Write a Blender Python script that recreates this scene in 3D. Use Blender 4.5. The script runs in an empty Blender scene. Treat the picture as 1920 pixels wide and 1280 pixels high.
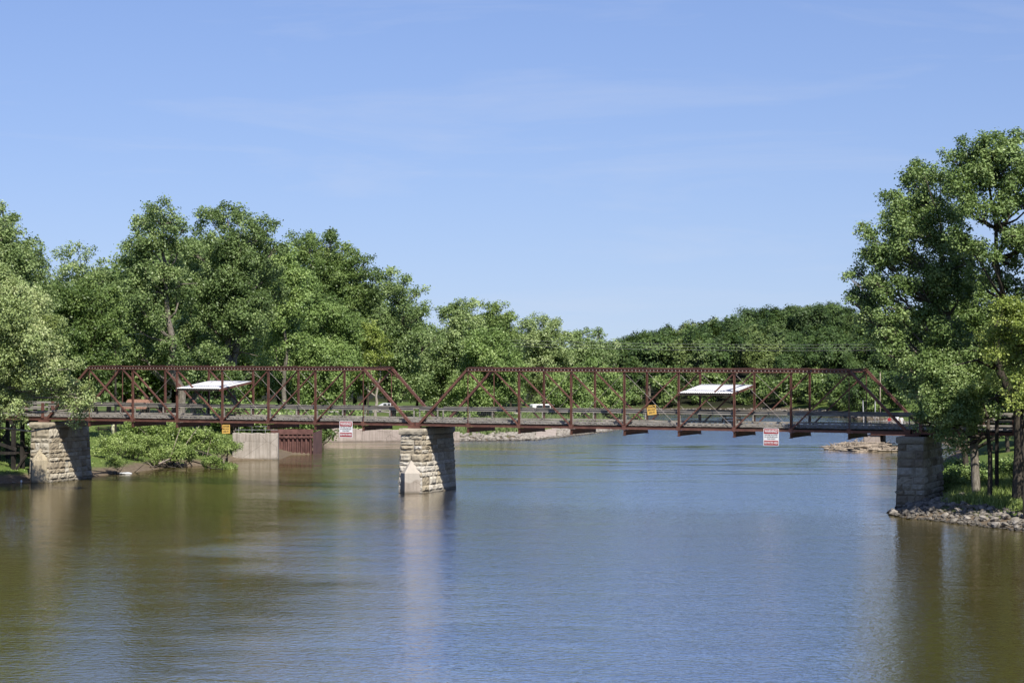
import bpy, math, random
import numpy as np
from mathutils import Vector, Matrix
random.seed(7)
SC = bpy.context.scene
COL = SC.collection
R = math.radians
PI = math.pi

# ------------------------------------------------------------------ camera numbers
F = 4100.0            # focal length in photo pixels (1920 wide)
HY = 650.0            # horizon row
CZ = 12.7             # camera height over the water


def P(px, py, Y):
    return Vector(((px - 960) * Y / F, Y, CZ - (py - HY) * Y / F))


def G(px, py, z=0.0):
    Y = (CZ - z) * F / (py - HY)
    return Vector(((px - 960) * Y / F, Y, z))


# ------------------------------------------------------------------ object helpers
def tag(o, label=None, cat=None, group=None, kind=None):
    if label: o['label'] = label
    if cat: o['category'] = cat
    if group: o['group'] = group
    if kind: o['kind'] = kind
    return o


def thing(name, label, cat, loc=(0, 0, 0), rz=0.0, group=None):
    o = bpy.data.objects.new(name, None)
    o.empty_display_size = 0.3
    COL.objects.link(o)
    o.location = loc
    o.rotation_euler = (0, 0, rz)
    return tag(o, label, cat, group)


def link_mesh(name, me, parent=None):
    o = bpy.data.objects.new(name, me)
    COL.objects.link(o)
    if parent is not None:
        o.parent = parent
    return o


def copy_tree(o, parent=None):
    c = o.copy()
    COL.objects.link(c)
    if parent is not None:
        c.parent = parent
    for ch in list(o.children):
        copy_tree(ch, c)
    return c


def np_mesh(name, verts, faces, mats, tint=None, smooth=False, midx=None):
    """verts (n,3); faces (m,k) array of equal-sized polygons"""
    me = bpy.data.meshes.new(name)
    verts = np.asarray(verts, dtype=np.float32)
    faces = np.asarray(faces, dtype=np.int32)
    m, k = faces.shape
    me.vertices.add(len(verts))
    me.vertices.foreach_set('co', verts.ravel())
    me.loops.add(m * k)
    me.loops.foreach_set('vertex_index', faces.ravel())
    me.polygons.add(m)
    me.polygons.foreach_set('loop_start', np.arange(0, m * k, k, dtype=np.int32))
    me.polygons.foreach_set('loop_total', np.full(m, k, dtype=np.int32))
    if smooth:
        me.polygons.foreach_set('use_smooth', np.ones(m, dtype=bool))
    for mt in mats:
        me.materials.append(mt)
    if midx is not None:
        me.polygons.foreach_set('material_index', np.asarray(midx, dtype=np.int32))
    if tint is not None:
        a = me.attributes.new('tint', 'FLOAT', 'POINT')
        a.data.foreach_set('value', np.asarray(tint, dtype=np.float32))
    me.update(calc_edges=True)
    me.validate()
    return me


class MB:
    """collects shapes for one mesh"""
    def __init__(self):
        self.v = []; self.f = []; self.t = []; self.mi = []; self.cur = 0.5; self.m = 0

    def add(self, vs, fs):
        b = len(self.v)
        self.v += [tuple(x) for x in vs]
        self.t += [self.cur] * len(vs)
        self.f += [tuple(b + i for i in q) for q in fs]
        self.mi += [self.m] * len(fs)

    def box(self, x0, x1, y0, y1, z0, z1):
        self.add([(x0, y0, z0), (x1, y0, z0), (x1, y1, z0), (x0, y1, z0), (x0, y0, z1), (x1, y0, z1), (x1, y1, z1), (x0, y1, z1)],
                 [(0, 3, 2, 1), (4, 5, 6, 7), (0, 1, 5, 4), (1, 2, 6, 5), (2, 3, 7, 6), (3, 0, 4, 7)])

    def beam(self, a, b, w, h, up=(0, 0, 1), off=(0, 0)):
        """box from a to b; w along side = dir x up, h along up"""
        a = Vector(a); b = Vector(b); d = (b - a).normalized(); u = Vector(up)
        s = d.cross(u)
        if s.length < 1e-4:
            s = d.cross(Vector((0, 1, 0)))
        s.normalize(); u = s.cross(d).normalized()
        a = a + s * off[0] + u * off[1]; b = b + s * off[0] + u * off[1]
        vs = []
        for p in (a, b):
            for (i, j) in ((-1, -1), (1, -1), (1, 1), (-1, 1)):
                vs.append(p + s * (i * w / 2) + u * (j * h / 2))
        self.add(vs, [(0, 1, 2, 3), (7, 6, 5, 4), (0, 4, 5, 1), (1, 5, 6, 2), (2, 6, 7, 3), (3, 7, 4, 0)])

    def tube(self, pts, rad, n=7, cap=True):
        pts = [Vector(p) for p in pts]
        if not hasattr(rad, '__len__'): rad = [rad] * len(pts)
        b = len(self.v); vs = []; fs = []
        ref = None
        for i, p in enumerate(pts):
            d = (pts[min(i + 1, len(pts) - 1)] - pts[max(i - 1, 0)]).normalized()
            if ref is None:
                ref = d.cross(Vector((0.3, 0.9, 0.1)))
                if ref.length < 0.05: ref = d.cross(Vector((1, 0, 0)))
            s = (ref - d * ref.dot(d)).normalized(); ref = s
            t = d.cross(s)
            for k in range(n):
                a = 2 * PI * k / n
                vs.append(p + (s * math.cos(a) + t * math.sin(a)) * rad[i])
        for i in range(len(pts) - 1):
            for k in range(n):
                k2 = (k + 1) % n
                fs.append((i * n + k, i * n + k2, (i + 1) * n + k2, (i + 1) * n + k))
        if cap:
            fs.append(tuple(reversed(range(n)))); fs.append(tuple((len(pts) - 1) * n + k for k in range(n)))
        self.add(vs, fs)

    def prism(self, poly, y0, y1):
        """poly of (x,z) extruded along y"""
        n = len(poly)
        vs = [(x, y0, z) for x, z in poly] + [(x, y1, z) for x, z in poly]
        fs = [tuple(range(n)), tuple(reversed(range(n, 2 * n)))] + [((i + 1) % n, i, n + i, n + (i + 1) % n) for i in range(n)]
        self.add(vs, fs)

    def blob(self, c, rx, ry, rz, seed, jit=0.25, n=8, m=5):
        rg = random.Random(seed); vs = [(c[0], c[1], c[2] - rz)]
        for i in range(1, m):
            a = -PI / 2 + PI * i / m
            for k in range(n):
                b = 2 * PI * k / n
                q = 1 + rg.uniform(-jit, jit)
                vs.append((c[0] + rx * q * math.cos(a) * math.cos(b), c[1] + ry * q * math.cos(a) * math.sin(b), c[2] + rz * q * math.sin(a)))
        vs.append((c[0], c[1], c[2] + rz)); L = len(vs) - 1; fs = []
        for k in range(n):
            k2 = (k + 1) % n
            fs.append((0, 1 + k2, 1 + k)); fs.append((L, L - n + k, L - n + k2))
            for i in range(m - 2):
                fs.append((1 + i * n + k, 1 + i * n + k2, 1 + (i + 1) * n + k2, 1 + (i + 1) * n + k))
        self.add(vs, fs)

    def mesh(self, name, mats, smooth=False):
        me = bpy.data.meshes.new(name)
        me.from_pydata(self.v, [], self.f)
        for mt in (mats if isinstance(mats, (list, tuple)) else [mats]): me.materials.append(mt)
        if any(self.mi): me.polygons.foreach_set('material_index', self.mi)
        if smooth: me.polygons.foreach_set('use_smooth', [True] * len(self.f))
        a = me.attributes.new('tint', 'FLOAT', 'POINT'); a.data.foreach_set('value', self.t)
        me.update()
        return me

    def build(self, name, mats, parent=None, smooth=False, recalc=False):
        me = self.mesh(name, mats, smooth)
        if recalc:
            import bmesh
            bm = bmesh.new(); bm.from_mesh(me); bmesh.ops.recalc_face_normals(bm, faces=bm.faces); bm.to_mesh(me); bm.free()
        return link_mesh(name, me, parent)


# ------------------------------------------------------------------ materials
class NT:
    def __init__(self, name):
        self.mat = bpy.data.materials.new(name); self.mat.use_nodes = True
        self.nt = self.mat.node_tree; self.nt.nodes.clear()
        self.out = self.nt.nodes.new('ShaderNodeOutputMaterial')

    def n(self, t, **kw):
        nd = self.nt.nodes.new(t)
        for k, v in kw.items():
            if k.startswith('i_'):
                nd.inputs[k[2:].replace('_', ' ')].default_value = v
            else: setattr(nd, k, v)
        return nd

    def l(self, a, b): self.nt.links.new(a, b)

    def noise(self, vec, scale, detail=4, rough=0.55, dist=0.0):
        nd = self.n('ShaderNodeTexNoise'); nd.inputs['Scale'].default_value = scale
        nd.inputs['Detail'].default_value = detail; nd.inputs['Roughness'].default_value = rough
        nd.inputs['Distortion'].default_value = dist
        self.l(vec, nd.inputs['Vector']); return nd.outputs['Fac']

    def mapped(self, vec, scale=(1, 1, 1), rot=(0, 0, 0), loc=(0, 0, 0)):
        m = self.n('ShaderNodeMapping'); m.inputs['Scale'].default_value = scale; m.inputs['Rotation'].default_value = rot
        m.inputs['Location'].default_value = loc
        self.l(vec, m.inputs['Vector']); return m.outputs['Vector']

    def ramp(self, fac, stops):
        r = self.n('ShaderNodeValToRGB'); e = r.color_ramp.elements
        while len(e) < len(stops): e.new(0.5)
        for i, (p, c) in enumerate(stops):
            e[i].position = p; e[i].color = (c[0], c[1], c[2], 1) if hasattr(c, '__len__') else (c, c, c, 1)
        self.l(fac, r.inputs['Fac']); return r.outputs['Color']

    def mix(self, fac, a, b, mode='MIX'):
        m = self.n('ShaderNodeMix', data_type='RGBA', blend_type=mode)
        for s, x in ((m.inputs[6], a), (m.inputs[7], b)):
            if hasattr(x, 'is_output'): self.l(x, s)
            else: s.default_value = (x[0], x[1], x[2], 1)
        if hasattr(fac, 'is_output'): self.l(fac, m.inputs[0])
        else: m.inputs[0].default_value = fac
        return m.outputs[2]

    def math(self, op, a, b=None, c=None, clamp=False):
        m = self.n('ShaderNodeMath', operation=op, use_clamp=clamp)
        for i, x in enumerate((a, b, c)):
            if x is None: continue
            if hasattr(x, 'is_output'): self.l(x, m.inputs[i])
            else: m.inputs[i].default_value = x
        return m.outputs[0]

    def bump(self, h, strength=0.5, dist=0.05):
        b = self.n('ShaderNodeBump'); b.inputs['Strength'].default_value = strength; b.inputs['Distance'].default_value = dist
        self.l(h, b.inputs['Height']); return b.outputs['Normal']

    def principled(self, col, rough=0.7, metal=0.0, spec=0.3, normal=None):
        p = self.n('ShaderNodeBsdfPrincipled')
        for key, x in (('Base Color', col), ('Roughness', rough), ('Metallic', metal), ('Specular IOR Level', spec)):
            if hasattr(x, 'is_output'): self.l(x, p.inputs[key])
            else: p.inputs[key].default_value = (x[0], x[1], x[2], 1) if hasattr(x, '__len__') else x
        if normal is not None: self.l(normal, p.inputs['Normal'])
        return p

    def pos(self): return self.n('ShaderNodeTexCoord').outputs['Object']
    def wpos(self): return self.n('ShaderNodeNewGeometry').outputs['Position']

    def attr(self, name='tint'):
        return self.n('ShaderNodeAttribute', attribute_name=name).outputs['Fac']

    def done(self, sh):
        self.l(sh.outputs[0] if hasattr(sh, 'outputs') else sh, self.out.inputs['Surface']); return self.mat


def mat_simple(name, a, b, scale=3.0, rough=0.7, spec=0.3, stretch=(1, 1, 1), bump=0.0, metal=0.0, detail=5):
    t = NT(name); v = t.mapped(t.pos(), stretch)
    n = t.noise(v, scale, detail)
    c = t.ramp(n, [(0.32, a), (0.68, b)])
    nm = t.bump(n, bump, 0.03) if bump else None
    return t.done(t.principled(c, rough, metal, spec, nm))


def mat_rust():
    t = NT('red_oxide_steel'); v = t.pos()
    n1 = t.noise(v, 1.3, 6, 0.65); n2 = t.noise(v, 9.0, 4)
    base = t.ramp(n1, [(0.3, (0.082, 0.036, 0.028)), (0.52, (0.128, 0.055, 0.042)), (0.72, (0.180, 0.084, 0.064))])
    rust = t.ramp(n1, [(0.35, (0.075, 0.036, 0.024)), (0.7, (0.21, 0.105, 0.065))])
    c = t.mix(t.ramp(n2, [(0.47, 0.0), (0.62, 0.85)]), base, rust)
    return t.done(t.principled(c, 0.62, 0.0, 0.35))


def mat_stone():
    t = NT('quarried_limestone'); v = t.pos(); a = t.attr()
    n = t.noise(v, 2.2, 8, 0.65); n2 = t.noise(v, 12, 5, 0.6)
    c = t.ramp(a, [(0.0, (0.055, 0.047, 0.038)), (0.12, (0.11, 0.09, 0.065)), (0.3, (0.25, 0.205, 0.145)), (0.55, (0.41, 0.352, 0.25)), (0.8, (0.50, 0.455, 0.36)), (1.0, (0.64, 0.60, 0.52))])
    c = t.mix(t.ramp(n, [(0.40, 0.0), (0.70, 0.65)]), c, (0.20, 0.165, 0.12))
    c = t.mix(t.ramp(n2, [(0.52, 0.0), (0.75, 0.5)]), c, (0.13, 0.11, 0.085))
    sp = t.n('ShaderNodeSeparateXYZ'); t.l(t.wpos(), sp.inputs[0])
    wet = t.ramp(t.math('ADD', sp.outputs['Z'], t.math('MULTIPLY', n, 0.5)), [(0.30, 0.75), (0.62, 0.0)])
    c = t.mix(wet, c, (0.05, 0.043, 0.032))
    return t.done(t.principled(c, 0.85, 0, 0.2, t.bump(n2, 0.5, 0.04)))


def mat_rock():
    t = NT('limestone_riprap'); v = t.pos()
    n = t.noise(v, 2.0, 6, 0.6); oi = t.n('ShaderNodeObjectInfo').outputs['Random']
    c = t.ramp(n, [(0.32, (0.15, 0.132, 0.11)), (0.68, (0.38, 0.345, 0.295))])
    c = t.mix(t.ramp(oi, [(0.3, 0.0), (1.0, 0.75)]), c, (0.10, 0.088, 0.07))
    sp = t.n('ShaderNodeSeparateXYZ'); t.l(t.wpos(), sp.inputs[0])
    c = t.mix(t.ramp(t.math('ADD', sp.outputs['Z'], t.math('MULTIPLY', n, 0.3)), [(0.22, 0.8), (0.42, 0.0)]), c, (0.035, 0.031, 0.024))
    return t.done(t.principled(c, 0.85, 0, 0.2, t.bump(n, 0.6, 0.05)))


def mat_concrete(name='weathered_concrete', a=(0.30, 0.26, 0.21), b=(0.45, 0.40, 0.34), bloom=False):
    t = NT(name); v = t.pos()
    n = t.noise(v, 0.7, 7, 0.65); st = t.noise(t.mapped(v, (2.2, 2.2, 0.12)), 2.0, 5, 0.6); f = t.noise(v, 14, 4)
    c = t.ramp(n, [(0.3, a), (0.7, b)])
    c = t.mix(t.ramp(st, [(0.46, 0.0), (0.72, 0.65)]), c, (0.15, 0.128, 0.10))
    c = t.mix(t.ramp(f, [(0.5, 0.0), (0.8, 0.35)]), c, (0.55, 0.50, 0.43))
    cr = t.n('ShaderNodeTexVoronoi', feature='DISTANCE_TO_EDGE'); cr.inputs['Scale'].default_value = 0.35
    t.l(t.mapped(v, (1, 1, 1.6)), cr.inputs['Vector'])
    c = t.mix(t.ramp(cr.outputs['Distance'], [(0.0, 0.7), (0.012, 0.0)]), c, (0.10, 0.085, 0.065))
    sp = t.n('ShaderNodeSeparateXYZ'); t.l(t.wpos(), sp.inputs[0])
    if bloom:
        c = t.mix(t.ramp(t.math('MULTIPLY', t.math('ADD', sp.outputs['Z'], t.math('MULTIPLY', n, 1.6)), 0.22), [(0.40, 0.0), (0.44, 0.6)]), c, (0.52, 0.475, 0.40))
    wet = t.ramp(t.math('ADD', sp.outputs['Z'], t.math('MULTIPLY', n, 0.4)), [(0.25, 0.7), (0.5, 0.0)])
    c = t.mix(wet, c, (0.09, 0.075, 0.05))
    return t.done(t.principled(c, 0.9, 0, 0.15, t.bump(f, 0.3, 0.02)))


def mat_leaf(name, dark, mid, light, trans=0.33, rough=0.45, spec=0.42, gain=2.75):
    t = NT(name); a = t.attr()
    oi = t.n('ShaderNodeObjectInfo').outputs['Random']
    k = t.math('ADD', a, t.math('MULTIPLY', t.math('SUBTRACT', oi, 0.5), 0.22))
    g = gain
    dark, mid, light = [tuple(min(0.6, x * g * w_) for x, w_ in zip(q, (1.06, 1.0, 0.95))) for q in (dark, mid, light)]
    c = t.ramp(k, [(0.1, dark), (0.5, mid), (0.95, light)])
    p = t.principled(c, rough, 0, spec)
    tr = t.n('ShaderNodeBsdfTranslucent'); t.l(t.mix(0.5, c, (0.16, 0.22, 0.03)), tr.inputs['Color'])
    m = t.n('ShaderNodeMixShader'); m.inputs[0].default_value = trans
    t.l(p.outputs[0], m.inputs[1]); t.l(tr.outputs[0], m.inputs[2])
    return t.done(m)


def mat_bark(name, a, b):
    t = NT(name); v = t.mapped(t.pos(), (3, 3, 0.7))
    n = t.noise(v, 2.6, 6, 0.7); big = t.noise(t.pos(), 0.5, 3)
    c = t.ramp(n, [(0.35, a), (0.62, b)])
    c = t.mix(t.ramp(big, [(0.45, 0.0), (0.65, 0.5)]), c, tuple(x * 0.55 for x in a))
    return t.done(t.principled(c, 0.9, 0, 0.1, t.bump(n, 0.9, 0.06)))


def mat_water():
    t = NT('river_water'); v = t.wpos()
    sp = t.n('ShaderNodeSeparateXYZ'); t.l(v, sp.inputs[0])
    X, Y = sp.outputs['X'], sp.outputs['Y']
    # calm lee on the left, breeze over the open middle, broken water below the spillway
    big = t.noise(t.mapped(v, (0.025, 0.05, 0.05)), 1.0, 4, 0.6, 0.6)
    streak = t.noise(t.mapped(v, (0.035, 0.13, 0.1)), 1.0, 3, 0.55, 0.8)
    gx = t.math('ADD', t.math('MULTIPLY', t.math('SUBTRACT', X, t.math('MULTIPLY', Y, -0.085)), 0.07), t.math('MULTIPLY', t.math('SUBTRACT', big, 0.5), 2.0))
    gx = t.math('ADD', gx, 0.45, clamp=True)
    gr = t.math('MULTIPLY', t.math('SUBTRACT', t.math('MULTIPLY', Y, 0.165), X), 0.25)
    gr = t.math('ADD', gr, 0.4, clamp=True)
    wind_sheen = t.math('MULTIPLY', gx, gr)
    far = t.math('MULTIPLY', t.math('SUBTRACT', Y, 195.0), 0.04, clamp=True)
    slick = t.ramp(streak, [(0.40, 0.0), (0.52, 1.0)])
    smat = t.math('SUBTRACT', 1.0, t.math('MULTIPLY', far, t.math('SUBTRACT', 1.0, slick)))
    amp = t.math('MULTIPLY', t.math('ADD', t.math('MULTIPLY', wind_sheen, 0.85), 0.30), t.math('ADD', t.math('MULTIPLY', smat, 0.85), 0.15))
    rapid = t.math('MULTIPLY', t.math('MULTIPLY', t.math('SUBTRACT', Y, 283.0), 0.10, clamp=True), t.math('MULTIPLY', t.math('SUBTRACT', 372.0, Y), 0.05, clamp=True))
    amp = t.math('ADD', amp, t.math('MULTIPLY', rapid, 1.6))
    gust = t.noise(t.mapped(v, (0.10, 0.34, 0.3), (0, 0, 0.05)), 1.0, 4, 0.65, 0.5)
    amp = t.math('MULTIPLY', amp, t.math('ADD', t.math('MULTIPLY', gust, 1.8), 0.1))
    w1 = t.noise(t.mapped(v, (2.3, 2.6, 1.0), (0, 0, 0.12)), 1.0, 2, 0.5, 0.5)
    w2 = t.noise(t.mapped(v, (0.6, 1.3, 1.0), (0, 0, -0.2)), 0.33, 2, 0.45, 0.2)
    w3 = t.noise(t.mapped(v, (2.6, 3.0, 1.0), (0, 0, 0.3)), 2.2, 2, 0.5, 0.2)
    h = t.math('ADD', t.math('ADD', t.math('MULTIPLY', w1, 0.070), t.math('MULTIPLY', w2, 0.035)), t.math('MULTIPLY', w3, 0.020))
    h = t.math('MULTIPLY', h, amp)
    b = t.n('ShaderNodeBump'); b.inputs['Strength'].default_value = 1.0; b.inputs['Distance'].default_value = 1.0
    t.l(h, b.inputs['Height'])
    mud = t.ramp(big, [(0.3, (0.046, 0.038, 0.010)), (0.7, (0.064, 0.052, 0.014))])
    mud = t.mix(t.math('MULTIPLY', wind_sheen, 1.0, clamp=True), mud, (0.30, 0.28, 0.21))  # pale grey over mid-river paints in reflected sky brightness, not mud
    df = t.n('ShaderNodeBsdfDiffuse'); t.l(mud, df.inputs['Color'])
    gl = t.n('ShaderNodeBsdfGlossy', distribution='MULTI_GGX'); t.l(t.math('ADD', t.math('MULTIPLY', t.math('MINIMUM', amp, 1.3), 0.08), 0.05), gl.inputs['Roughness']); gl.inputs['Color'].default_value = (1, 0.965, 0.90, 1)
    fr = t.n('ShaderNodeFresnel'); fr.inputs['IOR'].default_value = 1.333
    t.l(b.outputs['Normal'], gl.inputs['Normal'])
    fac = t.math('ADD', t.math('MULTIPLY', fr.outputs[0], 0.40), t.math('ADD', 0.33, t.math('MULTIPLY', wind_sheen, 0.66)), clamp=True)  # sky reflection boosted over mid-river beyond the Fresnel share
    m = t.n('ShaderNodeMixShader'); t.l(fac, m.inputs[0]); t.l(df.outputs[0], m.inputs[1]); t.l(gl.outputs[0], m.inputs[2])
    return t.done(m)


def mat_ground():
    t = NT('bank_ground'); v = t.wpos()
    sp = t.n('ShaderNodeSeparateXYZ'); t.l(v, sp.inputs[0])
    n = t.noise(v, 0.25, 6, 0.65); f = t.noise(v, 3.0, 5, 0.7)
    grass = t.ramp(f, [(0.3, (0.055, 0.095, 0.018)), (0.7, (0.115, 0.165, 0.04))])
    grass = t.mix(t.ramp(n, [(0.45, 0.0), (0.7, 0.6)]), grass, (0.15, 0.16, 0.055))
    mud = t.ramp(f, [(0.3, (0.095, 0.072, 0.048)), (0.7, (0.19, 0.15, 0.105))])
    z = t.math('ADD', sp.outputs['Z'], t.math('MULTIPLY', t.math('SUBTRACT', n, 0.5), 1.2))
    c = t.mix(t.ramp(t.math('MULTIPLY', z, 0.5), [(0.22, 0.0), (0.40, 1.0)]), mud, grass)
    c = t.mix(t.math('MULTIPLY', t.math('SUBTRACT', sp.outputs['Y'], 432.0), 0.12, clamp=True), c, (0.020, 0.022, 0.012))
    return t.done(t.principled(c, 0.95, 0, 0.1, t.bump(f, 0.6, 0.08)))


RUST = mat_rust()
PALE_TIE = mat_simple('bare_tie_plate', (0.30, 0.26, 0.22), (0.50, 0.45, 0.40), 6, 0.6)
TIMBER = mat_simple('silvered_timber', (0.16, 0.145, 0.122), (0.39, 0.36, 0.31), 2.2, 0.85, 0.15, (0.35, 3, 3), 0.4)
DKTIMBER = mat_simple('creosote_timber', (0.022, 0.019, 0.016), (0.055, 0.047, 0.04), 2.0, 0.8, 0.2, (1, 1, 0.4), 0.4)
TABLEWOOD = mat_simple('brown_painted_wood', (0.045, 0.03, 0.02), (0.10, 0.065, 0.045), 3, 0.7)
WIRE = mat_simple('galvanised_wire', (0.20, 0.20, 0.20), (0.36, 0.36, 0.36), 5, 0.5, 0.5)
DKWIRE = mat_simple('dull_fence_wire', (0.07, 0.07, 0.07), (0.13, 0.13, 0.13), 5, 0.6, 0.3)
ROD = mat_simple('bare_steel_rod', (0.17, 0.13, 0.115), (0.34, 0.29, 0.265), 3, 0.5, 0.5)
ROOF = mat_simple('white_corrugated_metal', (0.60, 0.60, 0.585), (0.74, 0.74, 0.73), 1.2, 0.45, 0.4)
STONE = mat_stone()
CONC = mat_concrete()
PALECONC = mat_concrete('pale_pink_concrete', (0.33, 0.27, 0.23), (0.44, 0.37, 0.32))
CUTW = mat_concrete('cutwater_concrete', (0.28, 0.235, 0.19), (0.40, 0.345, 0.285), True)
CUTTAN = mat_concrete('tan_cutwater_concrete', (0.32, 0.265, 0.17), (0.46, 0.40, 0.28))
ROCK = mat_rock()
DRIFT = mat_simple('bleached_driftwood', (0.17, 0.135, 0.10), (0.44, 0.37, 0.29), 2.0, 0.9, 0.1, (1, 1, 1), 0.5)
SHEET = mat_simple('rusty_sheet_pile', (0.075, 0.036, 0.030), (0.17, 0.085, 0.070), 1.6, 0.75, 0.25, (1, 1, 0.5), 0.3)
WHITE = mat_simple('white_paint', (0.68, 0.68, 0.67), (0.8, 0.8, 0.79), 3, 0.5)
CREAM = mat_simple('cream_paint', (0.62, 0.60, 0.36), (0.74, 0.72, 0.46), 3, 0.5)
REDPAINT = mat_simple('sign_red', (0.27, 0.014, 0.016), (0.34, 0.022, 0.024), 4, 0.45)
YELLOW = mat_simple('sign_yellow', (0.66, 0.40, 0.09), (0.76, 0.48, 0.12), 4, 0.5)
BLACK = mat_simple('black_paint', (0.015, 0.015, 0.015), (0.03, 0.03, 0.03), 4, 0.5)
BROWNROOF = mat_simple('brown_shingles', (0.17, 0.085, 0.055), (0.30, 0.17, 0.115), 5, 0.85)
GLASS = mat_simple('tinted_glass', (0.02, 0.025, 0.03), (0.04, 0.05, 0.06), 2, 0.08, 0.6)
SILVER = mat_simple('silver_car_paint', (0.52, 0.53, 0.55), (0.60, 0.61, 0.62), 0.6, 0.25, 0.6)
DARKPAINT = mat_simple('dark_car_paint', (0.025, 0.027, 0.03), (0.04, 0.042, 0.046), 0.6, 0.25, 0.6)
RUBBER = mat_simple('tyre_rubber', (0.015, 0.015, 0.015), (0.03, 0.03, 0.03), 3, 0.8)
GRAVEL = mat_simple('pale_gravel', (0.36, 0.33, 0.28), (0.52, 0.48, 0.42), 2.0, 0.95, 0.1, (1, 1, 1), 0.3)
SKIN = mat_simple('skin', (0.36, 0.20, 0.14), (0.42, 0.25, 0.18), 3, 0.6)
HAIR = mat_simple('dark_hair', (0.03, 0.02, 0.014), (0.06, 0.04, 0.03), 8, 0.6)
REDSHIRT = mat_simple('red_cloth', (0.38, 0.03, 0.035), (0.46, 0.045, 0.05), 5, 0.85)
WHITESHIRT = mat_simple('white_cloth', (0.68, 0.68, 0.68), (0.78, 0.78, 0.78), 5, 0.85)
DENIM = mat_simple('blue_denim', (0.035, 0.05, 0.09), (0.06, 0.08, 0.13), 5, 0.85)
BLUEPL = mat_simple('blue_plastic', (0.12, 0.13, 0.42), (0.16, 0.17, 0.5), 3, 0.4)

COTTON = mat_leaf('cottonwood_leaves', (0.028, 0.048, 0.015), (0.070, 0.106, 0.037), (0.145, 0.190, 0.082))
COTTON_R = mat_leaf('near_cottonwood_leaves', (0.030, 0.054, 0.016), (0.073, 0.112, 0.036), (0.148, 0.196, 0.082))
DARKLEAF = mat_leaf('ash_leaves', (0.024, 0.044, 0.011), (0.056, 0.088, 0.025), (0.112, 0.154, 0.050))
SILVERLEAF = mat_leaf('silver_maple_leaves', (0.085, 0.112, 0.030), (0.158, 0.212, 0.086), (0.240, 0.300, 0.140), 0.30, 0.45, 0.42, 2.2)
OLIVE = mat_leaf('willow_leaves', (0.044, 0.070, 0.024), (0.098, 0.138, 0.052), (0.178, 0.222, 0.105))
LIGHT = mat_leaf('box_elder_leaves', (0.041, 0.070, 0.019), (0.090, 0.138, 0.042), (0.165, 0.220, 0.082))
YELLOWG = mat_leaf('mulberry_leaves', (0.048, 0.070, 0.014), (0.108, 0.144, 0.032), (0.185, 0.225, 0.068))
SHRUB = mat_leaf('willow_shrub_leaves', (0.046, 0.072, 0.016), (0.092, 0.132, 0.036), (0.155, 0.198, 0.070))
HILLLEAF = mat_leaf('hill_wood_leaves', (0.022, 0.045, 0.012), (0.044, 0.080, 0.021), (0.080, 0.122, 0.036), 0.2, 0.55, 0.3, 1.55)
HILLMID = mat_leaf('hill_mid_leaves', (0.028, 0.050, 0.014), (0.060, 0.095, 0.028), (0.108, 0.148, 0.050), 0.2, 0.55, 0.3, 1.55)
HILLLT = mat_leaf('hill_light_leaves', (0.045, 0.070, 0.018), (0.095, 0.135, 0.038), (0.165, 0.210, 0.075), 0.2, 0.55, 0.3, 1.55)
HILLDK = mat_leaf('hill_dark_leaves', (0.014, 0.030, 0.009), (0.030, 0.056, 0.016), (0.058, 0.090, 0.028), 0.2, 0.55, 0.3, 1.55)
BARK = mat_bark('grey_bark', (0.10, 0.085, 0.065), (0.27, 0.24, 0.195))
PALEBARK = mat_bark('pale_bark', (0.20, 0.175, 0.14), (0.45, 0.40, 0.33))
DARKBARK = mat_bark('dark_bark', (0.035, 0.03, 0.024), (0.10, 0.085, 0.066))

# ------------------------------------------------------------------ foliage
def unit(a):
    return a / np.maximum(np.linalg.norm(a, axis=-1, keepdims=True), 1e-6)


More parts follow.
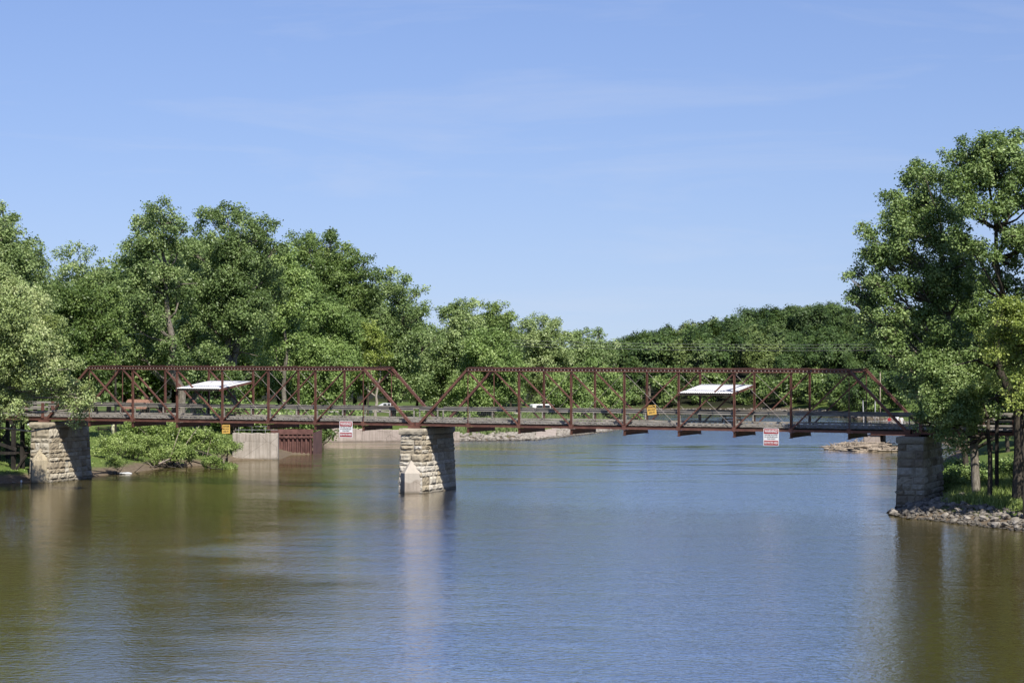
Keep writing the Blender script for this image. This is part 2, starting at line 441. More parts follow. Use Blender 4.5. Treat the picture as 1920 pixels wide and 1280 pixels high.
def foliage(blobs, leaf, rng, dens=1.0, sub_r=0.40, per=9, gap=0.0, droop=0.0, smoothn=0.0, cc=None):
    """blobs: list of (center, radius, weight); returns verts, faces, tint, sub-lobe list"""
    C = []; N = []; T = []; subs = []
    for (c, r, wgt) in blobs:
        c = np.array(c, float)
        k = int(np.clip(4 + r * 2.4, 5, 16))
        d = unit(rng.normal(size=(k, 3))); d[:, 2] = np.where(d[:, 2] < -0.35, -d[:, 2], d[:, 2])
        sc = c + d * r * rng.uniform(0.35, 0.85, (k, 1)); sr = r * sub_r * rng.uniform(0.65, 1.25, k)
        bt = rng.normal(0, 0.10)
        for j in range(k):
            if rng.random() < gap: continue
            subs.append((c, sc[j], sr[j]))
            nt = max(5, int(dens * wgt * 1.35 * 4 * PI * sr[j] ** 2 / max(leaf * 3.4, 0.25) ** 2 * 1.15))
            dd = unit(rng.normal(size=(nt, 3)) + unit(sc[j] - c)[None] * 0.45)
            cp = sc[j] + dd * sr[j] * (0.45 + 0.62 * rng.random((nt, 1)) ** 0.6)
            cp[:, 2] -= droop * rng.random(nt) * sr[j]
            st = bt + rng.normal(0, 0.10)
            ct = st + rng.normal(0, 0.11, nt)
            rr = leaf * 1.9
            lp = cp[:, None, :] + rng.normal(0, rr * 0.62, (nt, per, 3)) * np.array([1, 1, 0.75])
            od = dd[:, None, :] if cc is None else dd[:, None, :] * 0.45 + unit(lp - cc) * 0.8
            nn = unit(od * (0.55 + smoothn) + np.array([0, 0, 0.45 * (1 - smoothn)]) + rng.normal(0, 0.52 * (1 - 0.4 * smoothn), (nt, per, 3)))
            C.append(lp.reshape(-1, 3)); N.append(nn.reshape(-1, 3))
            T.append((ct[:, None] + rng.normal(0, 0.10, (nt, per))).ravel())
    C = np.concatenate(C); N = np.concatenate(N); T = np.clip(0.5 + np.concatenate(T), 0, 1)
    n = len(C)
    t = unit(np.cross(N, rng.normal(size=(n, 3)))); b = np.cross(N, t)
    s = leaf * rng.uniform(0.65, 1.3, (n, 1))
    V = np.stack([C + t * s * 0.62, C + b * s * 0.42, C - t * s * 0.62, C - b * s * 0.42], 1).reshape(-1, 3)
    return V, np.arange(4 * n).reshape(n, 4), np.repeat(T, 4), subs


def wobble(a, b, n, amt, rg):
    a = Vector(a); b = Vector(b); out = []
    for i in range(n + 1):
        u = i / n
        p = a.lerp(b, u)
        if 0 < i < n:
            p += Vector((rg.uniform(-amt, amt), rg.uniform(-amt, amt), rg.uniform(-amt, amt) * 0.6))
        out.append(p)
    return out


def grow(name, label, cat, base, blobs, leaf, mat, bark=BARK, trunk_r=0.45, seed=1, dens=1.0, gap=0.0, group=None,
         per=9, sub_r=0.40, twigs=0.45, lean=None, multi=1, droop=0.0, crown_name='crown', dead=0, smoothn=0.0, hang=False):
    """base: world point of the foot; blobs: world (center, radius, weight)"""
    rng = np.random.default_rng(seed); rg = random.Random(seed)
    base = Vector(base)
    t = thing(name, label, cat, base, 0, group)
    loc = [((Vector(c) - base), r, w) for c, r, w in blobs]
    V, Fc, T, subs = foliage([(tuple(c), r, w) for c, r, w in loc], leaf, rng, dens, sub_r, per, gap, droop, smoothn, np.mean([np.array(c) for c, r, w in loc], 0) - np.array([0, 0, 1.0]) if smoothn else None)
    cr = link_mesh(crown_name, np_mesh(crown_name, V, Fc, [mat], T), t)
    mb = MB()
    zs = [c.z for c, r, w in loc]; top = max(zs)
    cx = sum(c.x for c, r, w in loc) / len(loc); cy = sum(c.y for c, r, w in loc) / len(loc)
    ends = [lean] if lean else [Vector((cx * 0.75 + rg.uniform(-1, 1) * (multi > 1) * 2.0, cy * 0.7, top * 0.82)) for _ in range(multi)]
    stems = []
    for q, e in enumerate(ends):
        e = Vector(e); h = e.z
        pts = wobble((q * 0.5 - (multi - 1) * 0.25, 0, -0.6), e, 9, 0.03 * h, rg)
        pts[1] = Vector((pts[0].x, pts[0].y, 0)) + (Vector((e.x, e.y, 0)) * 0.03)
        rads = [trunk_r * 1.35] + [trunk_r * (1.08 - 0.88 * (i / 9) ** 0.9) for i in range(1, 10)]
        mb.tube(pts, rads, 9); stems.append((pts, rads))
    for c, r, w in loc:
        best = None
        for pts, rads in stems:
            for i in range(2, len(pts)):
                dz = c.z - pts[i].z; hd = math.hypot(c.x - pts[i].x, c.y - pts[i].y)
                sc = abs(dz + hd * 0.1) if hang else abs(dz - hd * 0.7) + 0.35 * hd
                if best is None or sc < best[0]: best = (sc, pts[i], rads[i])
        mid = best[1].lerp(c, 0.5) + Vector((0, 0, -0.08 * (c - best[1]).length))
        br = min(best[2] * 0.75, 0.05 + r * 0.05)
        mb.tube([best[1], mid + Vector((rg.uniform(-.3, .3), rg.uniform(-.3, .3), 0)), c], [br, br * 0.75, br * 0.4], 6)
        for (bc, scn, sr) in subs:
            if rg.random() < twigs and (Vector(bc) - c).length < 1e-4:
                s = Vector(scn); mb.tube([c.lerp(best[1], 0.2), c.lerp(s, 0.5) + Vector((0, 0, rg.uniform(-.2, .2) * r * .3)), s + (s - c) * 0.35], [br * 0.4, br * 0.27, 0.02], 5)
    for k in range(dead):
        pts, rads = stems[k % len(stems)]
        i = rg.randint(3, 7); a = rg.uniform(PI, 2 * PI); L = rg.uniform(3, 6)
        e = pts[i] + Vector((math.cos(a) * L, math.sin(a) * L, rg.uniform(-0.5, 2.0)))
        m = pts[i].lerp(e, .5) + Vector((0, 0, rg.uniform(.3, 1)))
        mb.tube([pts[i], m, e], [.12, .08, .03], 5)
        mb.tube([m, m + Vector((rg.uniform(-1, 1), -.6, rg.uniform(.4, 1.2)))], [.06, .02], 4)
    mb.build('trunk', bark, t, smooth=True)
    return t


def pxblobs(lst, Y, seed=0, depth=0.6, extra=0, w=1.0):
    """crown lobes given by where the crown stands in the photo, at the tree's own distance, spread in depth"""
    rg = random.Random(seed); xs = [b[0] for b in lst]
    half = (max(xs) - min(xs)) / 2 * Y / F + 1.0; mx = (max(xs) + min(xs)) / 2
    out = []
    for b in lst:
        r = b[2] * Y / F
        dx = (b[0] - mx) * Y / F
        lim = math.sqrt(max(0.15, 1 - (dx / (half + r)) ** 2)) * half * depth
        yy = Y + rg.uniform(-lim, lim)
        k = yy / Y
        out.append((P(b[0], b[1], yy), r * k, b[3] if len(b) > 3 else w))
    for _ in range(extra * 2):
        b = rg.choice(lst); r = b[2] * Y / F; yy = Y - half * depth * rg.uniform(0.5, 1.0); q = yy / Y
        pxx = mx + (b[0] - mx) * 0.6
        out.append((P(pxx, b[1] + rg.uniform(5, 40), yy), r * q, 1.0))
    for _ in range(extra):
        b = rg.choice(lst); r = b[2] * Y / F
        out.append((P(b[0] + rg.uniform(-20, 20), b[1] + rg.uniform(0, 50), Y + half * depth * rg.uniform(0.6, 1.3)), r, 0.6))
    return out

# ------------------------------------------------------------------ the setting: ground, river, sky
def g2(px, py):
    p = G(px, py); return (p.x, p.y)


LEFT = [(-75, -200), (-62, 60), (-57, 120), (-52, 175), g2(-40, 912), g2(0, 906), g2(60, 904), g2(180, 892), g2(250, 885), g2(330, 874), g2(400, 872),
        g2(440, 862.5), g2(521, 862), (-25.9, 258.4), g2(587, 851.5), g2(594, 836), g2(606, 829), g2(860, 827), g2(1000, 825), g2(1060, 818),
        g2(1130, 810), (18.5, 350), (20.5, 395), (22.5, 432)]
RIGHT = [(27, 434), (50, 438), (58, 420), g2(1650, 790), (58.5, 310), (55, 270), (47, 240), (40, 210), (34.5, 187), (31.2, 174), g2(1679, 962), g2(1700, 971), g2(1760, 976),
         g2(1850, 987), g2(1920, 996), (43, 138), (60, 112), (75, 60), (90, -200)]
RIVER = np.array(LEFT + RIGHT)


def river_dist(x, y):
    """signed distance to the water's edge: positive on land"""
    x = np.asarray(x, float); y = np.asarray(y, float)
    d = np.full(x.shape, 1e9); ins = np.zeros(x.shape, bool)
    n = len(RIVER)
    for i in range(n):
        ax, ay = RIVER[i]; bx, by = RIVER[(i + 1) % n]
        vx, vy = bx - ax, by - ay
        if i != n - 1:
            t = np.clip(((x - ax) * vx + (y - ay) * vy) / (vx * vx + vy * vy), 0, 1)
            d = np.minimum(d, np.hypot(x - ax - t * vx, y - ay - t * vy))
        c = ((ay > y) != (by > y))
        xi = ax + (y - ay) / (by - ay if by != ay else 1e-9) * vx
        ins ^= c & (x < xi)
    return np.where(ins, -d, d)


HX = [0, 22, 30.6, 38.6, 54.7, 70.8, 87, 106, 135, 200, 400]
HZ = [0.3, 0.4, 0.6, 1.4, 4.4, 7.8, 11.6, 9.6, 5.6, 4, 3]


def land_z(x, y):
    x = np.asarray(x, float); y = np.asarray(y, float)
    d = river_dist(x, y)
    right = x > 26
    up = np.where(right, 2.5 * (1 - np.exp(-np.maximum(d, 0) / 8.0)), 2.25 * (1 - np.exp(-np.maximum(d, 0) / 5.0)))
    up = np.where((~right) & (y > 285) & (y < 440), 1.7 * (1 - np.exp(-np.maximum(d, 0) / 6.0)), up)
    z = np.where(d > 0, up, -1.6 * (1 - np.exp(np.minimum(d, 0) / 4.0)))
    z += np.where(d > 0.5, 0.08 * np.sin(x * 0.9 + np.sin(y * 0.7) * 1.3) * np.cos(y * 0.8), 0) * np.clip(d / 4, 0, 1)
    hx = np.interp(x * 660.0 / np.maximum(y, 300), HX, HZ)
    u = np.clip((y - 436) / 215.0, 0, 1); u = u * (1.55 - 0.55 * u) if False else u * u * (3 - 2 * u) * 0.55 + u * 0.45
    return z + np.where(y > 434, hx * u, 0) * np.clip(np.maximum(d, 0) / 6, 0, 1)


def LZ(x, y): return float(land_z(np.array([x]), np.array([y]))[0])


def axis(lo, hi, step, far):
    a = list(np.arange(lo, hi + 1e-6, step)); s = step; q = a[-1]; p = a[0]; pre = []; post = []
    while q < far:
        s *= 1.35; q += s; post.append(q)
    s = step
    while p > -far:
        s *= 1.35; p -= s; pre.append(p)
    return np.array(pre[::-1] + a + post)


gx = axis(-75, 110, 1.0, 3500); gy = axis(120, 470, 1.0, 3500)
XX, YY = np.meshgrid(gx, gy)
ZZ = land_z(XX, YY)
nx, ny = len(gx), len(gy)
idx = np.arange(nx * ny).reshape(ny, nx)
gf = np.stack([idx[:-1, :-1], idx[:-1, 1:], idx[1:, 1:], idx[1:, :-1]], -1).reshape(-1, 4)
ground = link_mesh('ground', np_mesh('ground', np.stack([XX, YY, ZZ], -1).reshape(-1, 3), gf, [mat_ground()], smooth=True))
tag(ground, 'grassy river bank rising to a wooded hill', 'ground', kind='structure')

mb = MB(); mb.add([(-400, -260, 0), (400, -260, 0), (400, 700, 0), (-400, 700, 0)], [(0, 1, 2, 3)])
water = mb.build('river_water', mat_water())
tag(water, 'broad olive and blue river with light ripples', 'river', kind='structure')


def strip(name, pts, mat, label, cat, lift=0.05):
    """a band laid on the ground along pts (x, y, half width)"""
    vs = []; fs = []
    P2 = []
    for (a, b) in zip(pts[:-1], pts[1:]):
        n = max(2, int(math.hypot(b[0] - a[0], b[1] - a[1]) / 1.0))
        P2 += [tuple(a[k] + (b[k] - a[k]) * i / n for k in range(3)) for i in range(n)]
    P2.append(pts[-1])
    K = 4
    for i, (x, y, w) in enumerate(P2):
        q = P2[min(i + 1, len(P2) - 1)]; p = P2[max(i - 1, 0)]
        dx, dy = q[0] - p[0], q[1] - p[1]; L = math.hypot(dx, dy); nxx, nyy = -dy / L, dx / L
        for k in range(K + 1):
            s = (k / K * 2 - 1) * w
            X, Y = x + nxx * s, y + nyy * s
            vs.append((X, Y, LZ(X, Y) + lift))
    for i in range(len(P2) - 1):
        for k in range(K):
            a = i * (K + 1) + k
            fs.append((a, a + K + 1, a + K + 2, a + 1))
    m = MB(); m.add(vs, fs)
    o = m.build(name, mat)
    return tag(o, label, cat, kind='structure')


strip('park_path', [(-120, 283, 1.6), (-66, 284, 1.6), (-52, 286, 1.5), (-42, 300, 1.5), (-36, 330, 1.5)], GRAVEL, 'pale path across the park lawn behind the trestle', 'path')
strip('gravel_lot', [(-40, 372, 3), (-20, 368, 4), (2, 362, 5), (9, 345, 4), (7.5, 322, 2.5)], GRAVEL, 'pale gravel lot behind the long river wall', 'road', 0.06)

# ------------------------------------------------------------------ bridge frame
TH = 0.41261
B0 = Vector((-8.1931, 190.47, 0))
LC = Vector((math.cos(TH), -math.sin(TH), 0)); TC = Vector((math.sin(TH), math.cos(TH), 0))
BW = 5.495
ZB, ZT, ZD = 5.90, 10.74, 6.20


def B(x, y, z=0.0): return B0 + LC * x + TC * y + Vector((0, 0, z))


def planks(mb, x0, x1, y0, y1, z0, z1, rg, w=0.2):
    x = x0
    while x < x1 - 0.02:
        ww = min(w * rg.uniform(0.9, 1.1), x1 - x)
        j = rg.uniform(-0.05, 0.05)
        mb.cur = rg.random()
        dz = rg.uniform(-0.012, 0.012)
        mb.box(x + 0.008, x + ww - 0.008, y0 + j, y1 + rg.uniform(-0.05, 0.05), z0 + dz, z1 + dz)
        x += ww


def deck_parts(t, x0, x1, rg, rails=True, near_rail_y=0.30):
    m = MB(); planks(m, x0, x1, 0.12, BW - 0.12, ZD - 0.075, ZD, rg); m.build('deck', TIMBER, t)
    for y in np.linspace(0.35, BW - 0.35, 6):
        m = MB(); m.box(x0, x1, y - 0.07, y + 0.07, 5.80, ZD - 0.09); m.build('stringer', DKTIMBER, t)
    for y in (0.24, BW - 0.24):
        m = MB(); x = x0
        while x < x1 - 0.5:
            e = min(x1, x + rg.uniform(3.2, 5.0))
            dz = rg.uniform(-0.02, 0.02); dy = rg.uniform(-0.02, 0.02)
            m.box(x + 0.015, e - 0.015, y - 0.09 + dy, y + 0.09 + dy, ZD + 0.10 + dz, ZD + 0.235 + dz)
            x = e
        x = x0 + 0.2
        while x < x1 - 0.3:
            m.box(x, x + rg.uniform(0.16, 0.3), y - 0.075, y + 0.075, ZD + 0.004, ZD + 0.096)
            x += rg.uniform(0.42, 0.6)
        m.build('curb_timber', TIMBER, t)


def rail_parts(t, x0, x1, step, rg, y, face, skip=()):
    m = MB(); x = x0
    while x < x1 - 0.3:
        e = min(x1, x + rg.uniform(3.5, 4.9)); dz = rg.uniform(-0.018, 0.018)
        m.box(x + 0.01, e - 0.01, y - 0.03, y + 0.03, 7.15 + dz, 7.33 + dz)
        m.box(x + 0.01, e - 0.01, y - 0.09, y + 0.09, 7.334 + dz, 7.375 + dz)
        x = e
    m.build('guard_rail', TIMBER, t)
    n = int(round((x1 - x0) / step))
    for i in range(n + 1):
        x = x0 + step * i
        m = MB(); m.box(x - 0.05, x + 0.05, y + face * 0.035, y + face * 0.125, ZD + 0.24, 7.15); m.build('rail_post', TIMBER, t)
    m = MB()
    r = 0.0022
    for k in range(6):
        z = ZD + 0.32 + k * 0.15
        m.box(x0, x1, y - r, y + r, z - r, z + r)
    x = x0
    while x < x1:
        m.box(x - r, x + r, y - r + 0.008, y + r + 0.008, ZD + 0.25, 7.15); x += 0.2
    m.build('wire_mesh', DKWIRE, t)


def chord(t, name, pts, y):
    """built-up box chord with pale tie plates along the face"""
    m = MB()
    for a, b in zip(pts[:-1], pts[1:]):
        A = Vector((a[0], y, a[1])); Bv = Vector((b[0], y, b[1])); d = (Bv - A); L = d.length; d.normalize()
        up = Vector((0, -1, 0)).cross(d) * -1
        if up.z < 0: up = -up
        m.m = 0
        m.beam(A, Bv, 0.36, 0.035, up, (0, 0.135))
        for s in (-1, 1):
            m.beam(A, Bv, 0.03, 0.07, up, (s * 0.135, 0.083))
            m.beam(A, Bv, 0.09, 0.03, up, (s * 0.12, -0.135))
            m.beam(A, Bv, 0.03, 0.06, up, (s * 0.135, -0.09))
        m.beam(A, Bv, 0.02, 0.225, up, (0, -0.01))
        n = int(L / 0.32)
        for k in range(n):
            q = A + d * (0.2 + k * 0.32)
            m.m = 1
            for s in (-1, 1):
                m.beam(q, q + d * 0.055, 0.014, 0.10, up, (s * 0.158, -0.008))
    m.build(name, [RUST, PALE_TIE], t)


def channel(mb, a, b, w, h, up):
    """I-shaped bar"""
    tk = 0.022
    mb.beam(a, b, tk, h, up)
    for s in (-1, 1):
        mb.beam(a, b, w, tk, up, (0, s * (h / 2 + tk / 2)))


def truss(name, label, x_start, n, L, seed, heavy_left, shelter_panel):
    rg = random.Random(seed)
    t = thing(name, label, 'bridge', B(x_start, 0, 0), -TH)
    X = [i * L for i in range(n + 1)]
    half = n // 2
    for y in (0.0, BW):
        chord(t, 'top_chord', [(X[1] - 0.12, ZT), (X[n - 1] + 0.12, ZT)], y)
        for (a, b) in ((0, 1), (n, n - 1)):
            s = 1 if b > a else -1
            m = MB(); A = Vector((X[a] + s * 0.12, y, ZB + 0.08)); Bv = Vector((X[b] - s * 0.10, y, ZT - 0.06))
            up = Vector((-s, 0, 1)).normalized()
            m.beam(A, Bv, 0.29, 0.03, up, (0, 0.085))
            for q in (-1, 1):
                m.beam(A, Bv, 0.03, 0.14, up, (q * 0.12, 0)); m.beam(A, Bv, 0.06, 0.025, up, (q * 0.11, -0.083))
            d = (Bv - A).normalized(); k = 0.4; m.m = 1
            while k < (Bv - A).length - 0.3:
                p = A + d * k; m.beam(p, p + d * 0.045, 0.05, 0.02, up, (-0.11 if y == 0 else 0.11, 0.111)); k += 0.42
            m.build('end_post', [RUST, PALE_TIE], t)
        m = MB()
        for q in (-0.10, 0.10):
            m.box(X[0], X[n], y + q - 0.025, y + q + 0.025, ZB - 0.085, ZB + 0.085)
            m.box(X[0], X[n], y + q - 0.05, y + q + 0.05, ZB + 0.087, ZB + 0.105)
        m.build('bottom_chord', RUST, t)
        for i in range(1, n):
            m = MB()
            if i in (1, n - 1):
                m.box(X[i] - 0.03, X[i] + 0.03, y - 0.03, y + 0.03, ZB, ZT - 0.15); m.build('hanger_rod', RUST, t)
            else:
                channel(m, (X[i], y, ZB - 0.1), (X[i], y, ZT - 0.152), 0.19, 0.105, (1, 0, 0)); m.build('vertical_post', RUST, t)
        for i in range(1, n):
            # main diagonals fall towards the middle of the span
            if i < half or (n % 2 and i == half): a, b = i, i + 1
            else: a, b = i, i - 1
            if n % 2 == 0 and i == half: continue
            if n % 2 and i == half: continue
            A = Vector((X[a], y, ZT - 0.16)); Bv = Vector((X[b], y, ZB + 0.09))
            m = MB()
            up = (1, 0, 1) if a < b else (-1, 0, 1)
            for q in (-1, 1):
                m.beam(A, Bv, 0.035, 0.10, up, (q * 0.075, 0))
            m.beam(A, Bv, 0.12, 0.02, up, (0, 0.035))
            m.build('diagonal_brace', RUST, t)
        cs = [(half, half + 1), (half + 1, half), (half - 1, half - 2), (half + 2, half + 3)] if n % 2 else [(half, half + 1), (half, half - 1), (half + 1, half + 2), (half - 1, half - 2)]
        if n % 2: cs = [(half, half + 1), (half + 1, half), (half, half - 1), (half + 1, half + 2), (half + 2, half + 3), (half - 1, half - 2)]
        for a, b in cs:
            m = MB(); m.tube([(X[a], y - 0.03, ZT - 0.2), (X[b], y - 0.03, ZB + 0.12)], 0.015, 6); m.build('counter_rod', ROD, t)
        for i in range(0, n + 1):
            m = MB()
            z0 = ZB
            m.box(X[i] - 0.16, X[i] + 0.16, y - 0.165, y - 0.145, z0 - 0.12, z0 + 0.22); m.box(X[i] - 0.16, X[i] + 0.16, y + 0.145, y + 0.165, z0 - 0.12, z0 + 0.22)
            if 0 < i < n:
                m.tube([(X[i] - 0.07, y, ZB - 0.1), (X[i] - 0.07, y, 5.28)], 0.022, 6); m.tube([(X[i] + 0.07, y, ZB - 0.1), (X[i] + 0.07, y, 5.28)], 0.022, 6)
                m.box(X[i] - 0.13, X[i] + 0.13, y - 0.08, y + 0.08, 5.29, 5.325)
            m.build('pin_plate', RUST, t)
    for i in range(1, n):
        m = MB()
        channel(m, (X[i], -0.18, 5.54), (X[i], BW + 0.18, 5.54), 0.17, 0.38, (0, 0, 1)); m.build('floor_beam', RUST, t)
        m = MB()
        channel(m, (X[i], 0.16, ZT + 0.10), (X[i], BW - 0.16, ZT + 0.10), 0.16, 0.17, (0, 0, 1)); m.build('cross_strut', RUST, t)
    for i in range(1, n - 1):
        for (ya, yb) in ((0.1, BW - 0.1), (BW - 0.1, 0.1)):
            m = MB(); m.tube([(X[i], ya, ZT + (0.02 if ya < 1 else -0.05)), (X[i + 1], yb, ZT + (0.02 if ya < 1 else -0.05))], 0.014, 5); m.build('sway_rod', ROD, t)
    for s, i in ((1, 1), (-1, n - 1)):
        for ya, yb in ((0.1, 1.3), (BW - 0.1, BW - 1.3)):
            m = MB(); m.tube([(X[i] - s * 0.9, ya, ZT - 1.0), (X[i], yb, ZT - 0.02)], 0.03, 5); m.build('knee_brace', RUST, t)
    deck_parts(t, X[0] - 0.25, X[n] + 0.25, rg)
    rail_parts(t, X[0], X[n], L, rg, 0.27, 1)
    rail_parts(t, X[0], X[n], L, rg, BW - 0.27, -1)
    return t


GAPX, LL = 0.554, 4.7966
XL = -GAPX - 8 * LL
right_span = truss('truss_span', 'longer rust red pin-connected truss span right of the middle stone pier', 0.0, 9, 4.8, 11, 4, 5)
left_span = truss('truss_span', 'shorter rust red truss span between the left and middle stone piers', XL, 8, LL, 12, 4, 3)

# approach spans beyond the trusses
def approach(label, x0, x1, seed, posts):
    rg = random.Random(seed)
    t = thing('approach_span', label, 'bridge', B(x0 if x0 > 0 else x1, 0, 0), -TH)
    o = x0 if x0 > 0 else x1
    deck_parts(t, x0 - o, x1 - o, rg)
    for y in (0.0, BW):
        m = MB(); channel(m, (x0 - o, y, ZB), (x1 - o, y, ZB), 0.16, 0.2, (0, 0, 1)); m.build('edge_beam', RUST, t)
        for zz in (7.33, 6.88):
            m = MB(); m.box(x0 - o, x1 - o, y + 0.10, y + 0.15, zz - 0.09, zz + 0.06); m.build('guard_rail', TIMBER, t)
        for px in posts:
            m = MB(); m.box(px - o - 0.11, px - o + 0.11, y - 0.1, y + 0.09, ZB + 0.1, 7.42); m.build('rail_post', RUST, t)
    return t


approach('red railed approach span on the dark timber trestle at far left', XL - 9.5, XL - 0.3, 21, [XL - 0.45, XL - 3.25, XL - 6.3])
approach('shaded approach span running into the trees at far right', 43.5, 58.0, 22, [44.2, 48.0, 51.5])

# ------------------------------------------------------------------ stone piers
def stone_pier(label, xc, z_base, tone, prow, seed, light_low=False):
    rg = random.Random(seed)
    t = thing('stone_pier', label, 'bridge pier', B(xc, 0, 0), -TH)
    ztop = 5.05; m = MB()
    hw = lambda z: 1.02 + 0.030 * (ztop - z)
    yn = lambda z: -0.72 - 0.035 * (ztop - z)
    yf = lambda z: 5.75 + 0.06 * (ztop - z)
    z = z_base; courses = []
    while z < ztop - 0.05:
        h = rg.choice((0.34, 0.42, 0.5, 0.56, 0.66, 0.72))
        if ztop - z - h < 0.25: h = ztop - z
        courses.append((z, z + h)); z += h
    # mortar core
    m.cur = 0.17
    a, b = z_base, ztop
    cv = []
    for zz in (a, b):
        e = 0.035
        cv += [(-hw(zz) + e, yn(zz) + e, zz), (hw(zz) - e, yn(zz) + e, zz), (hw(zz) - e, yf(zz) - e, zz), (-hw(zz) + e, yf(zz) - e, zz)]
    m.add(cv, [(3, 2, 1, 0), (4, 5, 6, 7), (0, 1, 5, 4), (1, 2, 6, 5), (2, 3, 7, 6), (3, 0, 4, 7)])
    for ci, (z0, z1) in enumerate(courses):
        def corner(k, zz):
            return [Vector((-hw(zz), yn(zz), zz)), Vector((hw(zz), yn(zz), zz)), Vector((hw(zz), yf(zz), zz)), Vector((-hw(zz), yf(zz), zz))][k % 4]
        for face in range(4):
            A0, A1 = corner(face, z0 + 0.012), corner(face + 1, z0 + 0.012)
            C0, C1 = corner(face, z1 - 0.012), corner(face + 1, z1 - 0.012)
            L = (A1 - A0).length; nrm = (A1 - A0).cross(Vector((0, 0, 1))).normalized()
            u = 0.0; first = True
            while u < L - 0.01:
                w = rg.uniform(0.42, 1.55)
                if L - u - w < 0.4: w = L - u
                u0, u1 = (u + 0.012) / L, (u + w - 0.012) / L
                tn = tone + rg.uniform(-0.3, 0.24)
                if light_low and z1 < 3.2 and rg.random() < 0.65: tn = rg.uniform(0.85, 1.0)
                if z1 < z_base + 0.6 and not light_low: tn *= 0.75
                m.cur = min(1, max(0.16, tn))
                bulge = rg.uniform(0.0, 0.13)
                NU, NV = 6, 4; vs = []; fs = []
                for j in range(NV + 1):
                    for i in range(NU + 1):
                        uu = u0 + (u1 - u0) * i / NU; vv = j / NV
                        p = A0.lerp(A1, uu).lerp(C0.lerp(C1, uu), vv)
                        edge = i in (0, NU) or j in (0, NV)
                        dsp = -0.03 if edge else bulge + rg.uniform(-0.045, 0.045)
                        if edge: p = p + Vector((0, 0, rg.uniform(-0.012, 0.012)))
                        vs.append(p + nrm * dsp)
                for j in range(NV):
                    for i in range(NU):
                        q = j * (NU + 1) + i
                        fs.append((q, q + 1, q + NU + 2, q + NU + 1))
                m.add(vs, fs)
                u += w
    m.build('masonry', STONE, t)
    # cap stones
    m = MB()
    for (x0, x1, y0, y1) in ((-1.14, 1.10, -0.88, 0.45), (-1.12, 1.12, 0.47, 2.9), (-1.13, 1.10, 2.92, 5.9)):
        m.cur = tone + rg.uniform(-0.12, 0.1)
        NX, NY = 8, 6; 
        def ring(z, g):
            out = []
            for i in range(NX): out.append((x0 - g + (x1 - x0 + 2 * g) * i / NX, y0 - g, z))
            for j in range(NY): out.append((x1 + g, y0 - g + (y1 - y0 + 2 * g) * j / NY, z))
            for i in range(NX): out.append((x1 + g - (x1 - x0 + 2 * g) * i / NX, y1 + g, z))
            for j in range(NY): out.append((x0 - g, y1 + g - (y1 - y0 + 2 * g) * j / NY, z))
            return [(p[0] + rg.uniform(-.03, .03), p[1] + rg.uniform(-.03, .03), p[2] + rg.uniform(-.015, .015)) for p in out]
        rows = [ring(5.07, -0.04), ring(5.18, 0.0), ring(5.38, 0.03), ring(5.56, -0.02), ring(5.60, -0.06)]
        n = len(rows[0]); fs = []
        for r in range(4):
            for k in range(n): fs.append((r * n + k, r * n + (k + 1) % n, (r + 1) * n + (k + 1) % n, (r + 1) * n + k))
        fs.append(tuple(range(4 * n, 5 * n))); fs.append(tuple(reversed(range(n))))
        m.add([p for r in rows for p in r], fs)
    m.build('cap_stone', STONE, t)
    # truss shoes
    for y in (0.0, BW):
        m = MB(); m.box(-0.55, 0.55, y - 0.24, y + 0.24, 5.605, 5.80); m.build('bearing_shoe', RUST, t)
    if prow:
        m = MB(); ye = yn(0.5) - 0.0
        w, pr, z1, z2 = 1.04, 1.15, prow[0], prow[1]
        vs = [(-w, ye + 0.06, -1.2), (0.02, ye - pr, -1.2), (w, ye + 0.06, -1.2), (-w, yn(z1) + 0.06, z1), (0.0, ye - pr + 0.05, z1 + 0.05), (w, yn(z1) + 0.06, z1), (0.08, yn(z2) + 0.06, z2)]
        # subdivide by hand-made slanted faces so the worn concrete can wobble
        m.add(vs, [(0, 1, 4, 3), (1, 2, 5, 4), (3, 4, 6), (4, 5, 6), (2, 0, 3, 5), (5, 3, 6)])
        o = m.build('cutwater', CUTW if light_low else CUTTAN, t, recalc=True)
        bv = o.modifiers.new('bev', 'BEVEL'); bv.width = 0.04; bv.segments = 2
    return t


stone_pier('tan stone pier at far left, by the dark timber trestle', XL - 0.22, -1.0, 0.66, (2.05, 3.25), 31)
stone_pier('stone pier in midstream with a whitened concrete cutwater', -0.30, -1.0, 0.74, (1.75, 2.95), 32, True)
stone_pier('grey tree-shaded stone pier on the riprap of the right bank', 43.55, -0.8, 0.60, None, 33)

